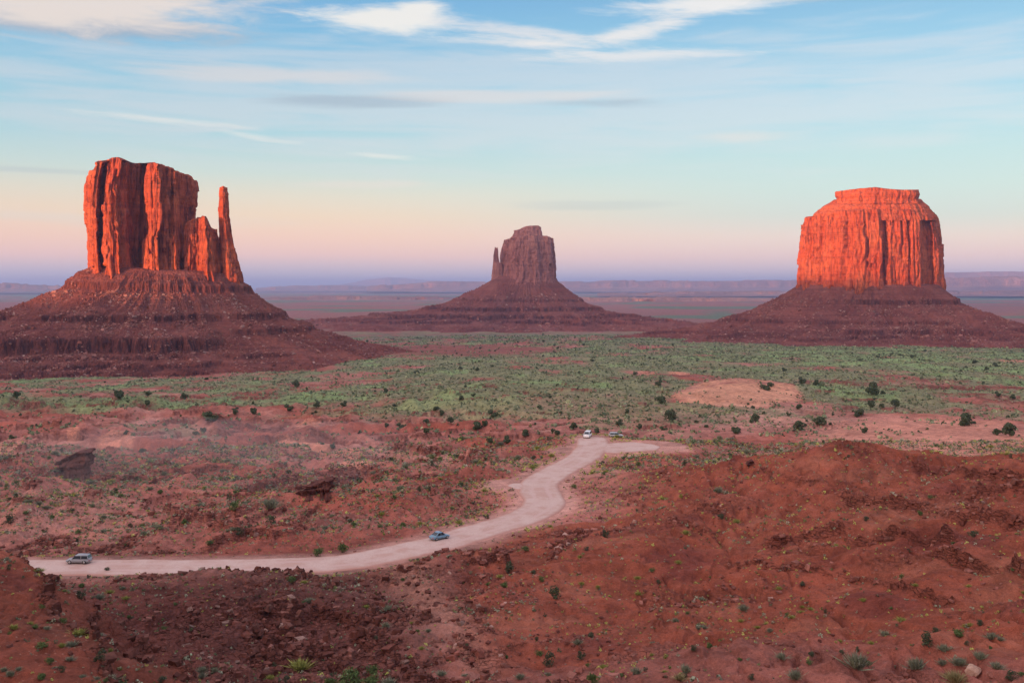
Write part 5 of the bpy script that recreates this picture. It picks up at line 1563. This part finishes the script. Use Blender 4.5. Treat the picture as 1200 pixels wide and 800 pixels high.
pal = pal * np.where((by_ < 178) & (bu < 520), 0.55, 0.85)[:, None]
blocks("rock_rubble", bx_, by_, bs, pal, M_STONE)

# boulders that lie on the skirts of the buttes
for (Pt, Et, kt, par), nb, lo_, hi_ in zip(TALUS, (16000, 12000, 4000), (1.4, 1.8, 2.6), (5.5, 6.5, 7.5)):
    fr_ = (Pt[..., 1] < 60) & (Et > 30 * kt) & (Et < 330 * kt)
    idx = np.argwhere(fr_)
    pk_ = idx[rng.integers(0, len(idx), nb * 3)]
    Q_ = Pt[pk_[:, 0], pk_[:, 1]] + np.array(par.location)
    dn = fbm2(Q_[:, 0] / (55 * kt), Q_[:, 1] / (40 * kt), 3, 901)
    ok = rng.random(len(Q_)) < np.clip(0.25 + 2.2 * dn, 0.03, 1)
    Q_ = Q_[ok][:nb]
    sz = np.exp(rng.normal(math.log(lo_), 0.42, len(Q_))).clip(lo_ * 0.5, hi_)
    rb = rng.random((len(Q_), 1))
    pb = np.where(rb < 0.5, np.array((0.22, 0.082, 0.066)), np.where(rb < 0.93, np.array((0.30, 0.14, 0.115)), np.array((0.38, 0.24, 0.21))))
    blocks("talus_rubble", Q_[:, 0], Q_[:, 1], sz, pb, M_STONE, Q_[:, 2])

# ---- rock outcrops that stand up out of the flats on the left
def outcrop(label, u, v, wpx, hpx, seed, top, dfac=0.8):
    p = where(u, v)
    m = p[1] / F
    hw = wpx * m / 2; H = hpx * m
    zb = p[2] - 0.4
    root = empty("rock_outcrop", (p[0], p[1], 0), label, "rock outcrop")
    plan = [(-hw, 0.3 * hw), (-hw * 0.9, -0.25 * hw), (-0.3 * hw, -0.5 * hw * dfac), (0.35 * hw, -0.62 * hw * dfac), (hw * 0.92, -0.42 * hw), (hw, 0.1 * hw), (hw * 0.8, 0.9 * hw), (-0.4 * hw, 1.0 * hw)]
    tf = lambda x, y: zb + H * np.interp(x / hw, [q[0] for q in top], [q[1] for q in top])
    cliff("lower_beds", root, (0, 0), plan, [(zb - 0.2, -hw, hw * 0.93), (zb + H * 0.55, -hw, hw * 0.9)], lambda x, y: 0.5 * (tf(x, y) - zb) + zb, 0.2, M_ROCK, 0.12, 60, seed, 0.8, bed=5.0, smooth=0.6, under=1.0)
    cliff("overhanging_cap", root, (0, 0), plan, [(zb + H * 0.42, -hw * 0.98, hw * 0.97), (zb + H * 0.55, -hw, hw * 1.06), (zb + H, -hw, hw * 1.04)], tf, 0.2, M_ROCK, 0.12, 60, seed + 3, 0.8, bed=6.0, smooth=0.6, under=0.1)
outcrop("dark layered rock outcrop with an overhanging right end, on the left flats", 84, 557, 46, 28, 801, [(-1, 0.45), (-0.4, 0.7), (0.2, 0.92), (0.8, 1.0), (1, 0.95)])
outcrop("dark wedge-shaped ledge rock with an overhang, left of the road bend", 368, 578, 50, 19, 811, [(-1, 0.25), (-0.3, 0.55), (0.4, 0.85), (1, 1.0)])
outcrop("low dark rock lump on the hazy flat beyond the left outcrop", 180, 566, 13, 7, 821, [(-1, 0.6), (0, 1.0), (1, 0.7)])
outcrop("small dark rock on the red hill's left shoulder", 880, 545, 12, 9, 831, [(-1, 0.4), (0, 1.0), (1, 0.5)])

# ------------------------------------------------------------------ the graded dirt road
def mat_road():
    m, t = mat_new("pale_dirt_road")
    g = t.n('ShaderNodeNewGeometry').outputs['Position']
    tr = t.n('ShaderNodeAttribute', attribute_name='across').outputs['Fac']
    n1 = t.noise(g, 0.25, 5, 0.6); n2 = t.noise(g, 2.5, 4, 0.7)
    c = t.mix(t.rng(n1, 0.35, 0.65), (0.62, 0.46, 0.40), (0.54, 0.35, 0.29))
    c = t.mix(t.m('MULTIPLY', t.rng(n2, 0.45, 0.7), 0.4), c, (0.43, 0.24, 0.20))
    ruts = t.m('MULTIPLY', t.rng(t.m('ABSOLUTE', t.m('SUBTRACT', t.m('ABSOLUTE', tr), 0.36)), 0.16, 0.02), t.m('MULTIPLY', t.rng(n1, 0.4, 0.6), 0.5))
    c = t.mix(ruts, c, (0.64, 0.46, 0.42))
    c = t.mix(t.rng(t.m('ABSOLUTE', tr), 0.68, 1.0), c, (0.44, 0.205, 0.155))
    finish(t, c, 0.95, t.m('ADD', n1, t.m('MULTIPLY', n2, 0.4)), 0.4, 0.15)
    return m


M_ROAD = mat_road()
ROAD_OBJ = []
for ri, (path, w) in enumerate(ROAD_PATHS):
    T = np.gradient(path, axis=0); T /= np.hypot(*T.T)[:, None]
    N = np.stack([T[:, 1], -T[:, 0]], -1)
    s = np.cumsum(np.hypot(*np.gradient(path, axis=0).T))
    ac = np.linspace(-1, 1, 17)
    rows = []
    for a in ac:
        wl = w * (1 + 0.12 * fbm2(s / 7, s * 0 + np.sign(a) * 3, 3, 601 + ri)) + 0.25 * fbm2(s / 1.3, s * 0 + np.sign(a), 2, 605)
        taper = np.clip(np.minimum(s - s[0], s[-1] - s) / 6 + (0.55 if ri == 0 else 0.35), 0, 1)
        off = a * (wl + 0.8) * taper
        z = ROAD_Z + 0.05 - 0.012 * ri - 0.42 * np.clip((abs(a) - 0.86) / 0.14, 0, 1) + 0.03 * fbm2(s / 4, s * 0 + a * 3, 2, 609) - 0.04 * (abs(abs(a) - 0.36) < 0.08)
        rows.append(np.stack([path[:, 0] + N[:, 0] * off, path[:, 1] + N[:, 1] * off, z + 0 * s], -1))
    Pm = np.array(rows)
    acr = np.broadcast_to(ac[:, None], Pm.shape[:2])
    o = grid_mesh("dirt_road", Pm, mat=M_ROAD, extra={"across": acr})
    tag(o, kind='structure')
